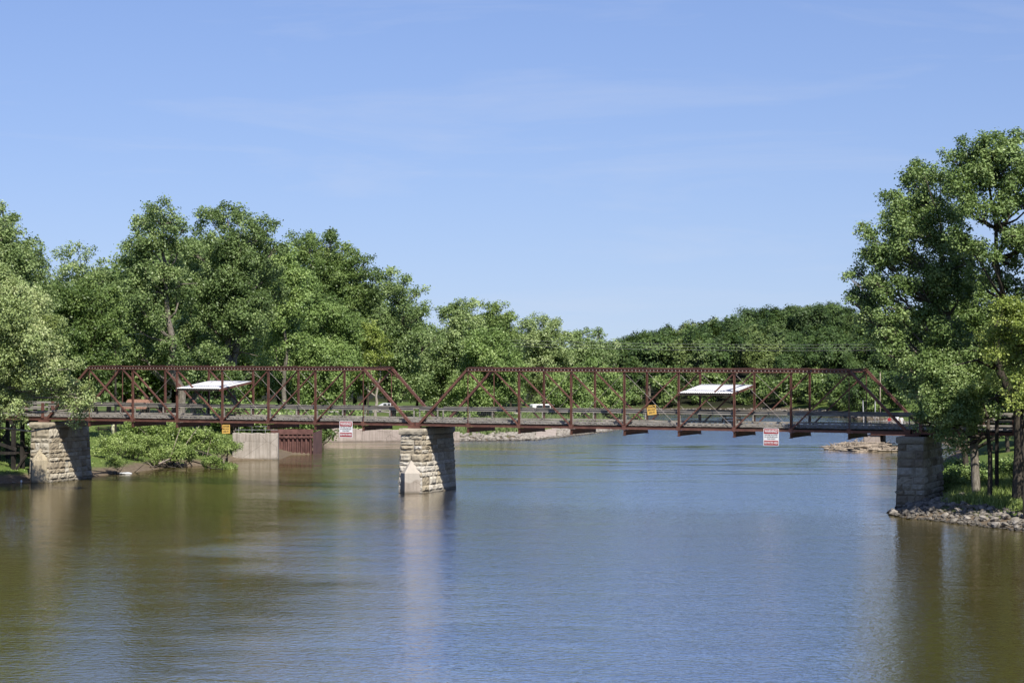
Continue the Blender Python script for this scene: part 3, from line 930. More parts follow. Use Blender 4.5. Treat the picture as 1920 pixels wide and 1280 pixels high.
# ------------------------------------------------------------------ shelters on the deck
def shelter(label, node_x, L, seed):
    rg = random.Random(seed)
    t = thing('shelter_roof', label, 'roof', B(node_x, 0, ZD), -TH)
    y0, y1, z0, z1 = -0.42, BW - 0.1, 8.92 - ZD, 9.52 - ZD
    x0, x1 = 0.12, L - 0.06
    n = 150; vs = []; fs = []
    for j in range(5):
        v = j / 4
        for i in range(n + 1):
            x = x0 + (x1 - x0) * i / n
            vs.append((x, y0 + (y1 - y0) * v, z0 + (z1 - z0) * v + 0.022 * math.sin(x / 0.19 * 2 * PI)))
    for j in range(4):
        for i in range(n):
            a = j * (n + 1) + i; fs.append((a, a + 1, a + n + 2, a + n + 1))
    m = MB(); m.add(vs, fs); o = m.build('roof_sheet', ROOF, t, smooth=True)
    sd = o.modifiers.new('thick', 'SOLIDIFY'); sd.thickness = 0.006
    for y, z, nm in ((y0 + 0.12, z0 - 0.125, 'front_beam'), (y1 - 0.15, z1 - 0.14, 'back_beam')):
        m = MB(); m.box(x0 + 0.02, x1 - 0.02, y - 0.05, y + 0.05, z - 0.09, z + 0.09); m.build(nm, DKTIMBER, t)
    for x in (x0 + 0.05, x1 - 0.03):
        m = MB(); m.beam((x, y0 + 0.05, z0 - 0.14), (x, y1, z1 - 0.14), 0.06, 0.17); m.build('rake_beam', RUST, t)
    for k in range(1, 5):
        y = y0 + (y1 - y0) * k / 5; z = z0 + (z1 - z0) * k / 5
        m = MB(); m.box(x0 + 0.09, x1 - 0.07, y - 0.03, y + 0.03, z - 0.10, z - 0.03); m.build('purlin', DKTIMBER, t)
    return t


shelter('white corrugated shelter roof on the left truss span', XL + 3 * LL, LL, 41)
shelter('white corrugated shelter roof on the right truss span', 5 * 4.8, 4.8, 42)


def picnic_table(label, loc, rz, L=1.9):
    t = thing('picnic_table', label, 'picnic table', loc, rz)
    for y in (-0.3, -0.1, 0.1, 0.3):
        m = MB(); m.box(-L / 2, L / 2, y - 0.09, y + 0.09, 0.70, 0.74); m.build('top_board', TABLEWOOD, t)
    for y in (-0.72, 0.72):
        m = MB(); m.box(-L / 2, L / 2, y - 0.13, y + 0.13, 0.41, 0.45); m.build('bench', TABLEWOOD, t)
    for x in (-L * 0.34, L * 0.34):
        m = MB()
        for s in (-1, 1):
            m.beam((x, s * 0.62, 0.0), (x, s * 0.22, 0.69), 0.045, 0.09, (0, 1, 0))
        m.box(x + 0.03, x + 0.07, -0.8, 0.8, 0.33, 0.405); m.box(x + 0.03, x + 0.07, -0.38, 0.38, 0.62, 0.695)
        m.build('leg_frame', TABLEWOOD, t)
    return t


picnic_table('brown picnic table under the left white shelter roof', B(XL + 3 * LL + 3.4, 3.9, ZD + 0.002), -TH)
picnic_table('brown picnic table under the right white shelter roof', B(5 * 4.8 + 3.3, 3.9, ZD + 0.002), -TH)

# ------------------------------------------------------------------ signs
def text_mesh(name, s, size, mat, width=None):
    cu = bpy.data.curves.new(name, 'FONT'); cu.body = s; cu.size = size; cu.align_x = 'CENTER'; cu.align_y = 'CENTER'
    cu.extrude = 0.003; cu.offset = 0.004 * size / 0.2
    o = bpy.data.objects.new(name, cu); COL.objects.link(o)
    dg = bpy.context.evaluated_depsgraph_get(); dg.update()
    me = bpy.data.meshes.new_from_object(o.evaluated_get(dg))
    bpy.data.objects.remove(o); bpy.data.curves.remove(cu)
    co = np.empty(len(me.vertices) * 3, dtype=np.float32); me.vertices.foreach_get('co', co); co = co.reshape(-1, 3)
    if width:
        co[:, 0] *= width / max(1e-6, co[:, 0].max() - co[:, 0].min())
    co = np.stack([co[:, 0], -co[:, 2], co[:, 1]], 1)
    me.vertices.foreach_set('co', co.ravel()); me.materials.clear(); me.materials.append(mat); me.update()
    return me


def rrect(m, w, h, r, y0, y1, cz=0.0):
    poly = []
    for (cx, cy, a0) in ((w / 2 - r, h / 2 - r, 0), (-w / 2 + r, h / 2 - r, 90), (-w / 2 + r, -h / 2 + r, 180), (w / 2 - r, -h / 2 + r, 270)):
        for k in range(5):
            a = R(a0 + 22.5 * k); poly.append((cx + r * math.cos(a), cz + cy + r * math.sin(a)))
    m.prism(poly, y0, y1)


def letter(t, s, size, mat, z, width, y=-0.026):
    o = link_mesh('lettering', text_mesh('lettering', s, size, mat, width), t); o.location = (0, y, z)
    return o


def warning_sign(label, loc, w=1.30, h=1.42):
    t = thing('warning_sign', label, 'sign', loc, -TH)
    m = MB(); rrect(m, w, h, 0.08, -0.012, 0.012); m.build('panel', WHITE, t, recalc=True)
    m = MB(); rrect(m, w - 0.09, 0.40, 0.05, -0.02, -0.0125, h / 2 - 0.245); m.build('red_band', REDPAINT, t, recalc=True)
    m = MB(); rrect(m, w - 0.09, 0.38, 0.05, -0.02, -0.0125, -h / 2 + 0.235); m.build('red_band', REDPAINT, t, recalc=True)
    letter(t, 'WARNING!', 0.34, WHITE, h / 2 - 0.245, w - 0.2)
    letter(t, 'NO ONE ALLOWED', 0.14, BLACK, 0.165, w - 0.2, -0.016)
    letter(t, 'IN WATER BEYOND', 0.14, BLACK, 0.005, w - 0.2, -0.016)
    letter(t, 'THIS POINT', 0.14, BLACK, -0.155, 0.72, -0.016)
    letter(t, 'RESTRICTED AREA', 0.26, WHITE, -h / 2 + 0.235, w - 0.16)
    for s in (-0.4, 0.4):
        m = MB(); m.box(s - 0.02, s + 0.02, 0.013, 0.03, 0.0, h / 2 + 0.06); m.build('hanger_strap', WIRE, t)
    return t


def warn_loc(px, py, y=-0.30):
    # a point hung just outside the near truss
    best = min((abs(960 + F * B(x, y).x / B(x, y).y - px), x) for x in np.arange(-40, 45, 0.02))[1]
    b = B(best, y); return Vector((b.x, b.y, CZ - (py - HY) * b.y / F))


warning_sign('red and white warning sign on the left span, nearer the middle pier', warn_loc(648.5, 804.5))
warning_sign('red and white warning sign on the right span, over the open water', warn_loc(1446, 819))


def danger_sign(label, loc, roll, w, h):
    t = thing('danger_sign', label, 'sign', loc, -TH)
    t.rotation_euler = (0, roll, -TH)
    m = MB(); rrect(m, w, h, 0.02, -0.01, 0.01); m.build('panel', YELLOW, t, recalc=True)
    letter(t, 'DANGER', 0.22, BLACK, h * 0.30, w - 0.12, -0.014)
    letter(t, 'SPILLWAY', 0.19, BLACK, 0.0, w - 0.12, -0.014)
    letter(t, '500 FT', 0.19, BLACK, -h * 0.29, w - 0.26, -0.014)
    m = MB(); m.box(-0.03, 0.03, 0.0105, 0.04, -h / 2 + 0.05, h / 2 - 0.05); m.build('bracket', WIRE, t)
    return t


danger_sign('yellow danger sign tilted against a post of the right span', B(4 * 4.8 + 0.02 + 2.35, 0.13, 7.45), R(-6), 0.80, 0.80)
danger_sign('yellow danger sign hanging below the deck of the left span', B(XL + 4 * LL + 0.42, -0.06, 5.25), R(-1), 0.82, 0.80)

# ------------------------------------------------------------------ timber trestle at far left
def trestle():
    o = B(XL - 4.05, 0, 0)
    t = thing('timber_trestle', 'dark braced timber trestle holding up the far left approach', 'trestle', o, -TH)
    for y in (0.35, 1.75, 3.6, 5.1):
        for x in (0.0, -4.2):
            m = MB(); m.box(x - 0.16, x + 0.16, y - 0.16, y + 0.16, -0.8, 5.34); m.build('post', DKTIMBER, t)
    for x in (0.0, -4.2):
        m = MB(); m.box(x - 0.18, x + 0.18, -0.05, 5.6, 5.345, 5.70); m.build('cap_beam', DKTIMBER, t)
    for y in (0.12, 1.99):
        for (a, b, h) in (((-5.6, 4.55), (0.5, 2.95), 0.30), ((-5.6, 2.45), (0.45, 2.62), 0.26), ((-5.6, 1.75), (0.45, 0.55), 0.24)):
            m = MB(); m.beam((a[0], y, a[1]), (b[0], y, b[1]), 0.10, h, (0, 0, 1)); m.build('brace', DKTIMBER, t)
    for x in (0.17, -4.03):
        m = MB(); m.beam((x + 0.07, -0.1, 0.7), (x + 0.07, 5.5, 4.9), 0.09, 0.24, (0, 0, 1)); m.build('brace', DKTIMBER, t)
    return t


trestle()
p = G(16.5, 899, 0.1)
m = MB(); m.tube([(0, 0, -0.7), (0.01, 0, 0.9)], [0.17, 0.15], 8); s = m.build('stub_post', DRIFT)
s.location = p; tag(s, 'short pale stub post on the mud before the trestle', 'post')

# ------------------------------------------------------------------ river walls of the left bank
def wall_box(m, x0, x1, y0, y1, z0, ztop, nx=24, jit=0.03, rg=random):
    """block wall with a slightly worn top edge and face"""
    vs = []; fs = []
    cols = []
    for i in range(nx + 1):
        u = i / nx; x = x0 + (x1 - x0) * u; zt = ztop[0] + (ztop[1] - ztop[0]) * u + rg.uniform(-jit, jit)
        j = rg.uniform(-jit, jit) * 0.6
        col = [(x, y0 - 0.05 + j, z0), (x, y0 + j, z0 + (zt - z0) * 0.4), (x, y0 + 0.03 + j, z0 + (zt - z0) * 0.75), (x, y0 + 0.04 + j, zt - 0.05), (x, y0 + 0.10, zt), (x, y1, zt), (x, y1, z0)]
        vs += col
    K = 7
    for i in range(nx):
        for k in range(K):
            k2 = (k + 1) % K
            fs.append((i * K + k, (i + 1) * K + k, (i + 1) * K + k2, i * K + k2))
    fs.append(tuple(reversed(range(K)))); fs.append(tuple(nx * K + k for k in range(K)))
    m.add(vs, fs)


rgw = random.Random(5)
p0, p1 = G(436, 862), G(521, 862)
t = thing('concrete_wall', 'short grey concrete river wall between the shrubs and the rusty sheet piling', 'wall', p0)
m = MB(); wall_box(m, 0, p1.x - p0.x, 0, 1.0, -1.2, (3.0, 2.98), 20, 0.04, rgw); m.build('wall_face', CONC, t, recalc=True)
m = MB()
for x in np.arange(0.6, p1.x - p0.x, 1.5): m.tube([(x, 0.75, 2.95), (x, 0.75, 3.75)], 0.025, 6)
for z in (3.35, 3.74): m.tube([(0.2, 0.75, z), (p1.x - p0.x - 0.1, 0.75, z)], 0.022, 6)
m.build('pipe_rail', WIRE, t)
# sheet piling
q0, q1 = Vector((-28.6, 258.6, 0)), Vector((-23.55, 258.6, 0))
t = thing('sheet_piling', 'rusty corrugated steel sheet piling beside the concrete wall', 'retaining wall', q0)
W = q1.x - q0.x; prof = []; x = 0.0; k = 0
while x < W:
    for dx, dy in ((0.0, 0.0), (0.16, 0.0), (0.26, 0.26), (0.42, 0.26), (0.52, 0.0)):
        if x + dx <= W + 0.01: prof.append((x + dx, dy))
    x += 0.52
m = MB(); vs = []; fs = []
for (x, y) in prof: vs += [(x, y, -1.2), (x, y, 2.35)]
for i in range(len(prof) - 1): fs.append((2 * i, 2 * i + 2, 2 * i + 3, 2 * i + 1))
m.add(vs, fs); o = m.build('pile_sheet', SHEET, t); sd = o.modifiers.new('s', 'SOLIDIFY'); sd.thickness = 0.03; sd.offset = -1
m = MB(); m.box(0, W, -0.12, -0.005, 1.95, 2.18); m.build('waler', SHEET, t)
m = MB(); m.box(-0.02, W + 0.02, -0.06, 0.55, 2.355, 2.50); m.box(0, W, 0.42, 0.5, 2.505, 2.95); m.build('cap_channel', SHEET, t)
m = MB(); m.box(W + 0.01, W + 0.05, -0.02, 12.0, -1.2, 2.5); m.build('return_sheet', SHEET, t)
# long wall
p0, p1 = G(607, 829), G(862, 827.5)
t = thing('concrete_wall', 'long low pinkish concrete river wall reaching behind the middle pier', 'wall', p0)
L = (p1 - p0).length
m = MB(); wall_box(m, 0, L, 0, 0.8, -1.2, (1.95, 1.30), 40, 0.03, rgw); m.build('wall_face', PALECONC, t, recalc=True)
t.rotation_euler.z = math.atan2(p1.y - p0.y, p1.x - p0.x)
# boat ramp
a0, a1 = G(1003, 824.5), G(1042, 820)
ramp = MB()
vs = []
for k in range(6):
    u = k / 5
    for q in (a0, a1):
        x, y = q.x + u * 0.6, q.y + u * 16
        vs.append((x, y, max(-0.3, LZ(x, y)) + 0.22))
ramp.add(vs, [(2 * k, 2 * k + 1, 2 * k + 3, 2 * k + 2) for k in range(5)])
tag(ramp.build('boat_ramp', PALECONC), 'sloping concrete boat ramp between the rubble banks', 'ramp', kind='structure')

# ------------------------------------------------------------------ rocks
def rock_mesh(seed, flat=0.6):
    m = MB(); m.blob((0, 0, 0), 0.5, 0.42, 0.5 * flat, seed, 0.30, 7, 4)
    return m.mesh('rock', ROCK)


ROCKS = [rock_mesh(100 + i, random.uniform(0.5, 0.8)) for i in range(7)]
rg = random.Random(55); n = 0; tries = 0
while n < 290 and tries < 20000:
    tries += 1
    x = rg.uniform(28.5, 41); y = rg.uniform(140, 178)
    d = float(river_dist(np.array([x]), np.array([y]))[0])
    lim = 3.0 + 2.0 * (1 if 31 < x < 35 else 0)
    if not (-0.5 < d < lim): continue
    pyy = HY + (CZ) * F / y; pxx = 960 + F * x / y
    if pxx > 1935: continue
    o = bpy.data.objects.new('riprap_rock', rg.choice(ROCKS)); COL.objects.link(o)
    s = 0.18 + rg.random() ** 2.2 * 0.75
    o.location = (x, y, max(0.0, LZ(x, y)) + 0.08 * s + rg.uniform(0, 0.12)); o.scale = (s * rg.uniform(.8, 1.3), s, s * rg.uniform(.7, 1.1))
    o.rotation_euler = (rg.uniform(-.5, .5), rg.uniform(-.5, .5), rg.uniform(0, 6.3))
    tag(o, 'broken limestone rock in the riprap along the right bank shore', 'rock', 'riprap rocks on the right bank'); n += 1


def scatter_rocks(name, label, pts, seed, smin, smax):
    rng = np.random.default_rng(seed)
    base = [np.array(me_co(m)) for m in ROCKS]
    V = []; Fq = []; off = 0
    for (x, y, z) in pts:
        k = rng.integers(len(ROCKS)); v, f = base_data[k]
        s = rng.uniform(smin, smax); a = rng.uniform(0, 6.28)
        v = v * np.array([s * rng.uniform(.8, 1.4), s, s * rng.uniform(.6, 1.0)])
        b = rng.uniform(-.4, .4); v = v @ np.array([[1, 0, 0], [0, math.cos(b), -math.sin(b)], [0, math.sin(b), math.cos(b)]])
        v = v @ np.array([[math.cos(a), -math.sin(a), 0], [math.sin(a), math.cos(a), 0], [0, 0, 1]])
        V.append(v + np.array([x, y, z])); Fq.append(f + off); off += len(v)
    return link_mesh(name, np_mesh(name, np.concatenate(V), np.concatenate(Fq), [ROCK]))


def me_co(me):
    a = np.empty(len(me.vertices) * 3); me.vertices.foreach_get('co', a); return a.reshape(-1, 3)


def me_tris(me):
    me.calc_loop_triangles()
    a = np.empty(len(me.loop_triangles) * 3, dtype=np.int32); me.loop_triangles.foreach_get('vertices', a); return a.reshape(-1, 3)


base_data = [(me_co(m), me_tris(m)) for m in ROCKS]
pts = []; rg = random.Random(77)
while len(pts) < 1500:
    x = rg.uniform(-8.5, 19); y = rg.uniform(293, 352)
    d = float(river_dist(np.array([x]), np.array([y]))[0])
    if not (-0.6 < d < 5.5): continue
    if d > 3.5 and rg.random() < 0.5: continue
    pr = 960 + F * x / y
    if 1002 < pr < 1044 and d > 0.6: continue
    pts.append((x, y, max(-0.05, LZ(x, y)) + 0.05))
tag(scatter_rocks('rubble', None, pts, 3, 0.35, 0.95), 'pale broken rubble covering the far left bank below the weeds', 'rubble', kind='stuff')
pts = []; rg = random.Random(79)
while len(pts) < 1300:
    x = rg.uniform(28.5, 41); y = rg.uniform(140, 178)
    d = float(river_dist(np.array([x]), np.array([y]))[0])
    if not (-0.35 < d < 3.8): continue
    pts.append((x, y, max(-0.03, LZ(x, y)) + 0.03))
tag(scatter_rocks('riprap_rubble', None, pts, 5, 0.14, 0.45), 'small broken stones packed between the riprap rocks of the right bank', 'rubble', kind='stuff')
pts = []
rg = random.Random(78)
while len(pts) < 650:
    u = rg.random(); 
    if u < 0.6: x, y = rg.uniform(20, 60), rg.uniform(430, 442)
    else: x, y = rg.uniform(56, 66), rg.uniform(300, 430)
    d = float(river_dist(np.array([x]), np.array([y]))[0])
    if not (-0.3 < d < (1.0 if x < 56 else 2.2)): continue
    pts.append((x, y, max(-0.05, LZ(x, y)) + 0.05))
tag(scatter_rocks('shore_stones', None, pts, 4, 0.25, 0.6), 'line of pale stones along the foot of the far wooded hill', 'stones', kind='stuff')

# ------------------------------------------------------------------ driftwood and dead branches
def log(label, a, b, r, seed, group=None, stubs=2, name='driftwood_log', mat=None):
    rg = random.Random(seed); a = Vector(a); b = Vector(b)
    m = MB(); L = (b - a).length
    pts = wobble((0, 0, 0), b - a, 5, L * 0.035, rg)
    m.tube(pts, [r * (1 - 0.11 * i) for i in range(6)], 7)
    for k in range(stubs):
        i = rg.randint(1, 4); e = pts[i] + Vector((rg.uniform(-1, 1), rg.uniform(-1, 1), rg.uniform(0.1, 1.0))) * L * 0.22
        m.tube([pts[i], pts[i].lerp(e, .5) + Vector((0, 0, .03)), e], [r * .5, r * .35, r * .12], 5)
    o = m.build(name, mat or DRIFT, None, smooth=True); o.location = a
    return tag(o, label, 'log', group)


rg = random.Random(91)
for i in range(60):
    px = rg.triangular(1535, 1695, 1630); hgt = max(0.05, 1.0 - abs(px - 1630) / 90) * 1.1
    c = G(px, rg.uniform(838, 846)); c.z = rg.uniform(0.02, hgt * 0.8)
    an = rg.gauss(0, 0.45) + (PI if rg.random() < .5 else 0); L = rg.uniform(1.5, 5.0)
    d = Vector((math.cos(an), math.sin(an) * 0.8, rg.uniform(-0.06, 0.12))) * L / 2
    log('bleached driftwood log in the tangled heap against the small concrete pier', c - d, c + d, rg.uniform(0.06, 0.17), 900 + i, 'logs of the driftwood heap')
for i, (x0, y0, x1, y1) in enumerate(((1632, 838, 1637, 828), (1638, 838, 1649, 826), (1588, 836, 1585, 827), (1641, 838, 1643, 829))):
    Y = 276; a = P(x0, y0, Y); b = P(x1, y1, Y)
    log('thin pale snag poking up from the driftwood heap', a, b, 0.07, 970 + i, 'upright snags of the driftwood heap', 1, 'snag')
a, b = P(1653, 835, 275.5), P(1662, 828.5, 275.5)
log('thick dark upturned log end at the right of the driftwood heap', a, b, 0.17, 980, None, 0, 'dark_log', DKTIMBER)
p = P(1655.5, 838.5, 273.5)
t = thing('plastic_bucket', 'white and blue plastic bucket lying on the driftwood heap', 'bucket', p)
m = MB(); m.tube([(-0.28, 0, 0), (0.05, 0, 0.02)], [0.20, 0.22], 12); m.build('tub', WHITE, t)
m = MB(); m.tube([(0.055, 0, 0.02), (0.33, 0, 0.05)], [0.24, 0.22], 12); m.build('lid', BLUEPL, t)
for i, (x0, y0, x1, y1, r) in enumerate(((325, 852, 420, 880, .10), (300, 868, 352, 852, .10), (215, 872, 262, 886, .07), (240, 862, 330, 876, .10), (372, 846, 384, 871, .08), (395, 850, 420, 868, .06), (345, 878, 330, 866, .05), (280, 876, 310, 868, .06))):
    z0 = 0.15 if y0 > 870 else 0.9; z1 = 0.12 if y1 > 868 else 0.8
    a = G(x0, y0, z0); b = G(x1, y1, z1); a.y -= 0.5
    log(['long dark fallen trunk sloping from the shrubs down to the water', 'pale fallen branch under the shrubs', 'thin grey branch on the mud by the left pier', 'dark fallen branch lying along the mud shore', 'bleached bare branch leaning out of the shrubs', 'short grey branch at the shrubs right of the leaning one', 'thin twiggy branch dipping in the water', 'small grey branch on the mud below the shrubs'][i],
        a, b, r, 300 + i, None, 3, 'fallen_branch', DRIFT if i in (1, 4, 5, 7) else DARKBARK)
log('pale fallen pole on the mud in front of the trestle', G(0, 899, 0.15), G(30, 905, 0.05), 0.09, 320, None, 0, 'fallen_pole')
p = G(234, 887.5); m = MB(); m.blob((0, 0, 0.05), 1.0, 0.9, 0.12, 8, 0.2, 10, 5); o = m.build('stone_slab', ROOF, None, True); o.location = p
tag(o, 'flat white slab lying at the water edge beside the left pier', 'slab')
o.scale = (0.8, 1, 0.8)
p = G(40, 905); m = MB(); m.blob((0, 0, 0.12), 0.10, 0.10, 0.16, 3, 0.1); o = m.build('white_float', WHITE, None, True); o.location = p
tag(o, 'tiny white float on the dark water by the far left pier', 'float')

# ------------------------------------------------------------------ fishing platform, pier, poles and people behind the bridge
c0 = P(1627, 804, 272); c1 = P(1800, 804, 268)
t = thing('concrete_platform', 'railed concrete fishing platform on one square pier beyond the bridge', 'platform', (c0.x, c0.y, 0))
Lp = (c1 - c0).length; zt = c0.z
t.rotation_euler.z = math.atan2(c1.y - c0.y, c1.x - c0.x)
m = MB(); m.box(0, Lp, 0, 4.0, zt - 0.30, zt); m.build('deck_slab', CONC, t)
m = MB(); m.box(0.3, Lp, 0.25, 0.5, zt - 0.75, zt - 0.305); m.build('edge_girder', RUST, t)
m = MB(); m.box(-0.65, 1.45, 0.4, 3.2, -1.2, zt - 0.755); o = m.build('pier_column', PALECONC, t); bv = o.modifiers.new('b', 'BEVEL'); bv.width = 0.06
m = MB(); m.box(1.453, 1.75, 0.9, 2.6, -1.2, zt - 0.76); m.build('timber_fender', DKTIMBER, t)
m = MB()
for zz in (0.25, 0.95): m.box(0.1, Lp, 0.06, 0.11, zt + zz, zt + zz + 0.05)
x = 0.15
while x < Lp:
    m.box(x - 0.03, x + 0.03, 0.055, 0.115, zt, zt + 1.0); x += 1.12
for k in range(70): m.box(0.2 + k * 0.165, 0.21 + k * 0.165, 0.08, 0.09, zt + 0.28, zt + 0.95)
m.build('railing', WIRE, t)
m = MB(); m.box(0.05, 0.42, 0.2, 0.5, zt + 0.003, zt + 1.0); m.build('end_post', CONC, t)
for (px, py0, py1, lab) in ((1618, 808, 752, 'grey leaning pole left of the fishing platform'), (1641, 802, 752, 'grey short pole standing on the fishing platform'), (1650.5, 802, 699, 'tall pale pole standing on the fishing platform')):
    a = P(px + (3 if px == 1618 else 0), py0, 274.5); b = P(px, py1, 274.5)
    m = MB(); d = b - a; m.tube([(0, 0, -2.5 if px == 1618 else 0), tuple(d)], [0.075, 0.055], 8); m.tube([tuple(d), tuple(d + Vector((0, 0, 0.1)))], [0.09, 0.05], 8)
    o = m.build('steel_pole', WIRE if py1 > 720 else DRIFT, None, True); o.location = a; tag(o, lab, 'pole')


def person(label, loc, rz, shirt, trousers, h=1.72, lean=0.0, arms=0):
    t = thing('person', label, 'person', loc, rz)
    k = h / 1.75
    J = {'pelvis': (0, 0, .95), 'belly': (0, -.01, 1.1), 'chest': (0, 0, 1.3), 'neck': (0, .0, 1.47), 'head': (0, -.02, 1.56), 'crown': (0, -.01, 1.68),
         'sl': (-.17, 0, 1.41), 'el': (-.24, -.02, 1.14), 'wl': (-.23, -.12, .90), 'fl': (-.22, -.17, .80), 'sr': (.17, 0, 1.41), 'er': (.25, -.06, 1.16), 'wr': (.18, -.28, 1.05), 'fr': (.15, -.36, 1.02),
         'hl': (-.1, 0, .88), 'kl': (-.11, -.02, .48), 'al': (-.12, .02, .09), 'tl': (-.13, -.14, .05), 'hr': (.1, 0, .88), 'kr': (.12, -.04, .48), 'ar': (.13, .02, .09), 'tr': (.15, -.14, .05)}
    rad = {'pelvis': .15, 'belly': .135, 'chest': .15, 'neck': .058, 'head': .088, 'crown': .07, 'sl': .07, 'el': .048, 'wl': .033, 'fl': .03, 'sr': .07, 'er': .048, 'wr': .033, 'fr': .03,
           'hl': .095, 'kl': .065, 'al': .045, 'tl': .04, 'hr': .095, 'kr': .065, 'ar': .045, 'tr': .04}
    E = [('pelvis', 'belly'), ('belly', 'chest'), ('chest', 'neck'), ('neck', 'head'), ('head', 'crown'), ('chest', 'sl'), ('sl', 'el'), ('el', 'wl'), ('wl', 'fl'), ('chest', 'sr'), ('sr', 'er'), ('er', 'wr'), ('wr', 'fr'),
         ('pelvis', 'hl'), ('hl', 'kl'), ('kl', 'al'), ('al', 'tl'), ('pelvis', 'hr'), ('hr', 'kr'), ('kr', 'ar'), ('ar', 'tr')]
    names = list(J); me = bpy.data.meshes.new('tmp'); 
    vs = [(J[q][0] * k, (J[q][1] - lean * max(0, J[q][2] - .95)) * k, J[q][2] * k) for q in names]
    me.from_pydata(vs, [(names.index(a), names.index(b)) for a, b in E], [])
    o = bpy.data.objects.new('tmp', me); COL.objects.link(o)
    sk = o.modifiers.new('skin', 'SKIN'); sk.use_smooth_shade = True
    for i, q in enumerate(names):
        me.skin_vertices[0].data[i].radius = (rad[q] * k, rad[q] * k * (.75 if q in ('chest', 'belly', 'pelvis') else 1)); me.skin_vertices[0].data[i].use_root = (q == 'pelvis')
    sb = o.modifiers.new('sub', 'SUBSURF'); sb.levels = 2; sb.render_levels = 2
    dg = bpy.context.evaluated_depsgraph_get(); dg.update()
    bm_ = bpy.data.meshes.new_from_object(o.evaluated_get(dg)); bpy.data.objects.remove(o); bpy.data.meshes.remove(me)
    bm_.materials.clear()
    for mt in (SKIN, shirt, trousers, RUBBER): bm_.materials.append(mt)
    for p in bm_.polygons:
        z = p.center.z / k; x = abs(p.center.x) / k
        p.material_index = 3 if z < .1 else (2 if z < .97 and x < .2 else (1 if z < 1.46 and (z > 1.2 or x < .19) else 0))
    link_mesh('body', bm_, t)
    m = MB(); m.blob((0, (.015 - lean * .7) * k, 1.66 * k), .098 * k, .105 * k, .085 * k, 5, .05, 12, 8); m.build('hair', HAIR, t, True)
    for s in (-1, 1):
        m = MB(); m.blob((s * .035 * k, (-.105 - lean * .65) * k, 1.59 * k), .013, .01, .011, 2, 0, 6, 4); m.build('eye', BLACK, t, True)
    m = MB(); m.blob((0, (-.115 - lean * .63) * k, 1.555 * k), .016, .022, .026, 2, 0, 6, 4); m.build('nose', SKIN, t, True)
    return t


for (px, py, dy, lab, sh, tr_, h, rz) in ((1663, 804, 1.2, 'person in a red shirt leaning at the fishing platform railing', REDSHIRT, DENIM, 1.62, 0.3),
                                  (1678, 804, 1.5, 'taller person in a white shirt standing on the fishing platform', WHITESHIRT, DENIM, 1.82, -0.2),
                                  (1686.5, 804, 1.0, 'shorter person in white shirt and pale trousers on the fishing platform', WHITESHIRT, WHITESHIRT, 1.66, 0.5)):
    q = P(px, py, 272.5 + dy)
    person(lab, (q.x, 271.0 + dy, zt + 0.001), rz, sh, tr_, h, 0.2 if 'lean' in lab else 0.0)

# ------------------------------------------------------------------ things on the left bank
def car(name, label, cat, loc, rz, paint, kind):
    t = thing(name, label, cat, loc, rz)
    if kind == 'van':
        prof = [(-2.5, .35), (2.45, .35), (2.5, .75), (2.35, 1.0), (1.75, 1.12), (1.25, 1.78), (.9, 1.9), (-2.35, 1.92), (-2.5, 1.7)]; w = .95; wins = [(1.2, 1.68, 1.62, 1.16), (.55, 1.74, 1.1, 1.2), (-.6, 1.74, .4, 1.2), (-1.9, 1.74, -.8, 1.2)]
    else:
        prof = [(-2.2, .35), (2.2, .35), (2.25, .62), (2.1, .84), (1.2, .95), (.55, 1.38), (-.75, 1.42), (-1.6, 1.0), (-2.15, .95), (-2.25, .7)]; w = .88; wins = [(.5, 1.3, 1.0, 1.0), (-.1, 1.33, .4, 1.0), (-.8, 1.33, -.2, 1.0)]
    m = MB(); m.prism(prof, -w, w); o = m.build('body', paint, t, recalc=True); bv = o.modifiers.new('b', 'BEVEL'); bv.width = .09; bv.segments = 3
    for s in (-1, 1):
        for (xa, za, xb, zb) in wins:
            m = MB(); x0, x1 = min(xa, xb), max(xa, xb); z0, z1 = min(za, zb), max(za, zb)
            m.prism([(x0, z0), (x1, z0), (x1 - (.25 if xa > .3 and xb > .9 else .05), z1), (x0 + .05, z1)], s * (w - .004), s * (w + .012)); m.build('window', GLASS, t, recalc=True)
        for x in (-1.35, 1.4):
            m = MB(); m.tube([(x, s * (w - .2), .34), (x, s * (w + .03), .34)], .34, 18); wh = m.build('wheel', RUBBER, t)
            m = MB(); m.tube([(x, s * (w + .031), .34), (x, s * (w + .045), .34)], .2, 14); m.build('rim', WIRE, wh)
        m = MB(); m.box(prof[2][0] - .06, prof[2][0] + .015, s * w * .72 - .14, s * w * .72 + .14, .62, .76); m.build('headlight', WHITE, t)
    return t


def ground_at(px, Y, lift=0.0):
    x = (px - 960) * Y / F; return (x, Y, LZ(x, Y) + lift)


car('parked_van', 'white van parked on the gravel lot behind the boat ramp', 'van', ground_at(1024, 350, .06), 0.25, WHITE, 'van')
car('parked_car', 'silver car parked on the gravel lot behind the long wall', 'car', ground_at(727, 369, .06), 0.1, SILVER, 'car')
car('parked_car', 'dark car parked on the lawn behind the far left span', 'car', ground_at(203, 318, .0), 0.1, DARKPAINT, 'car')
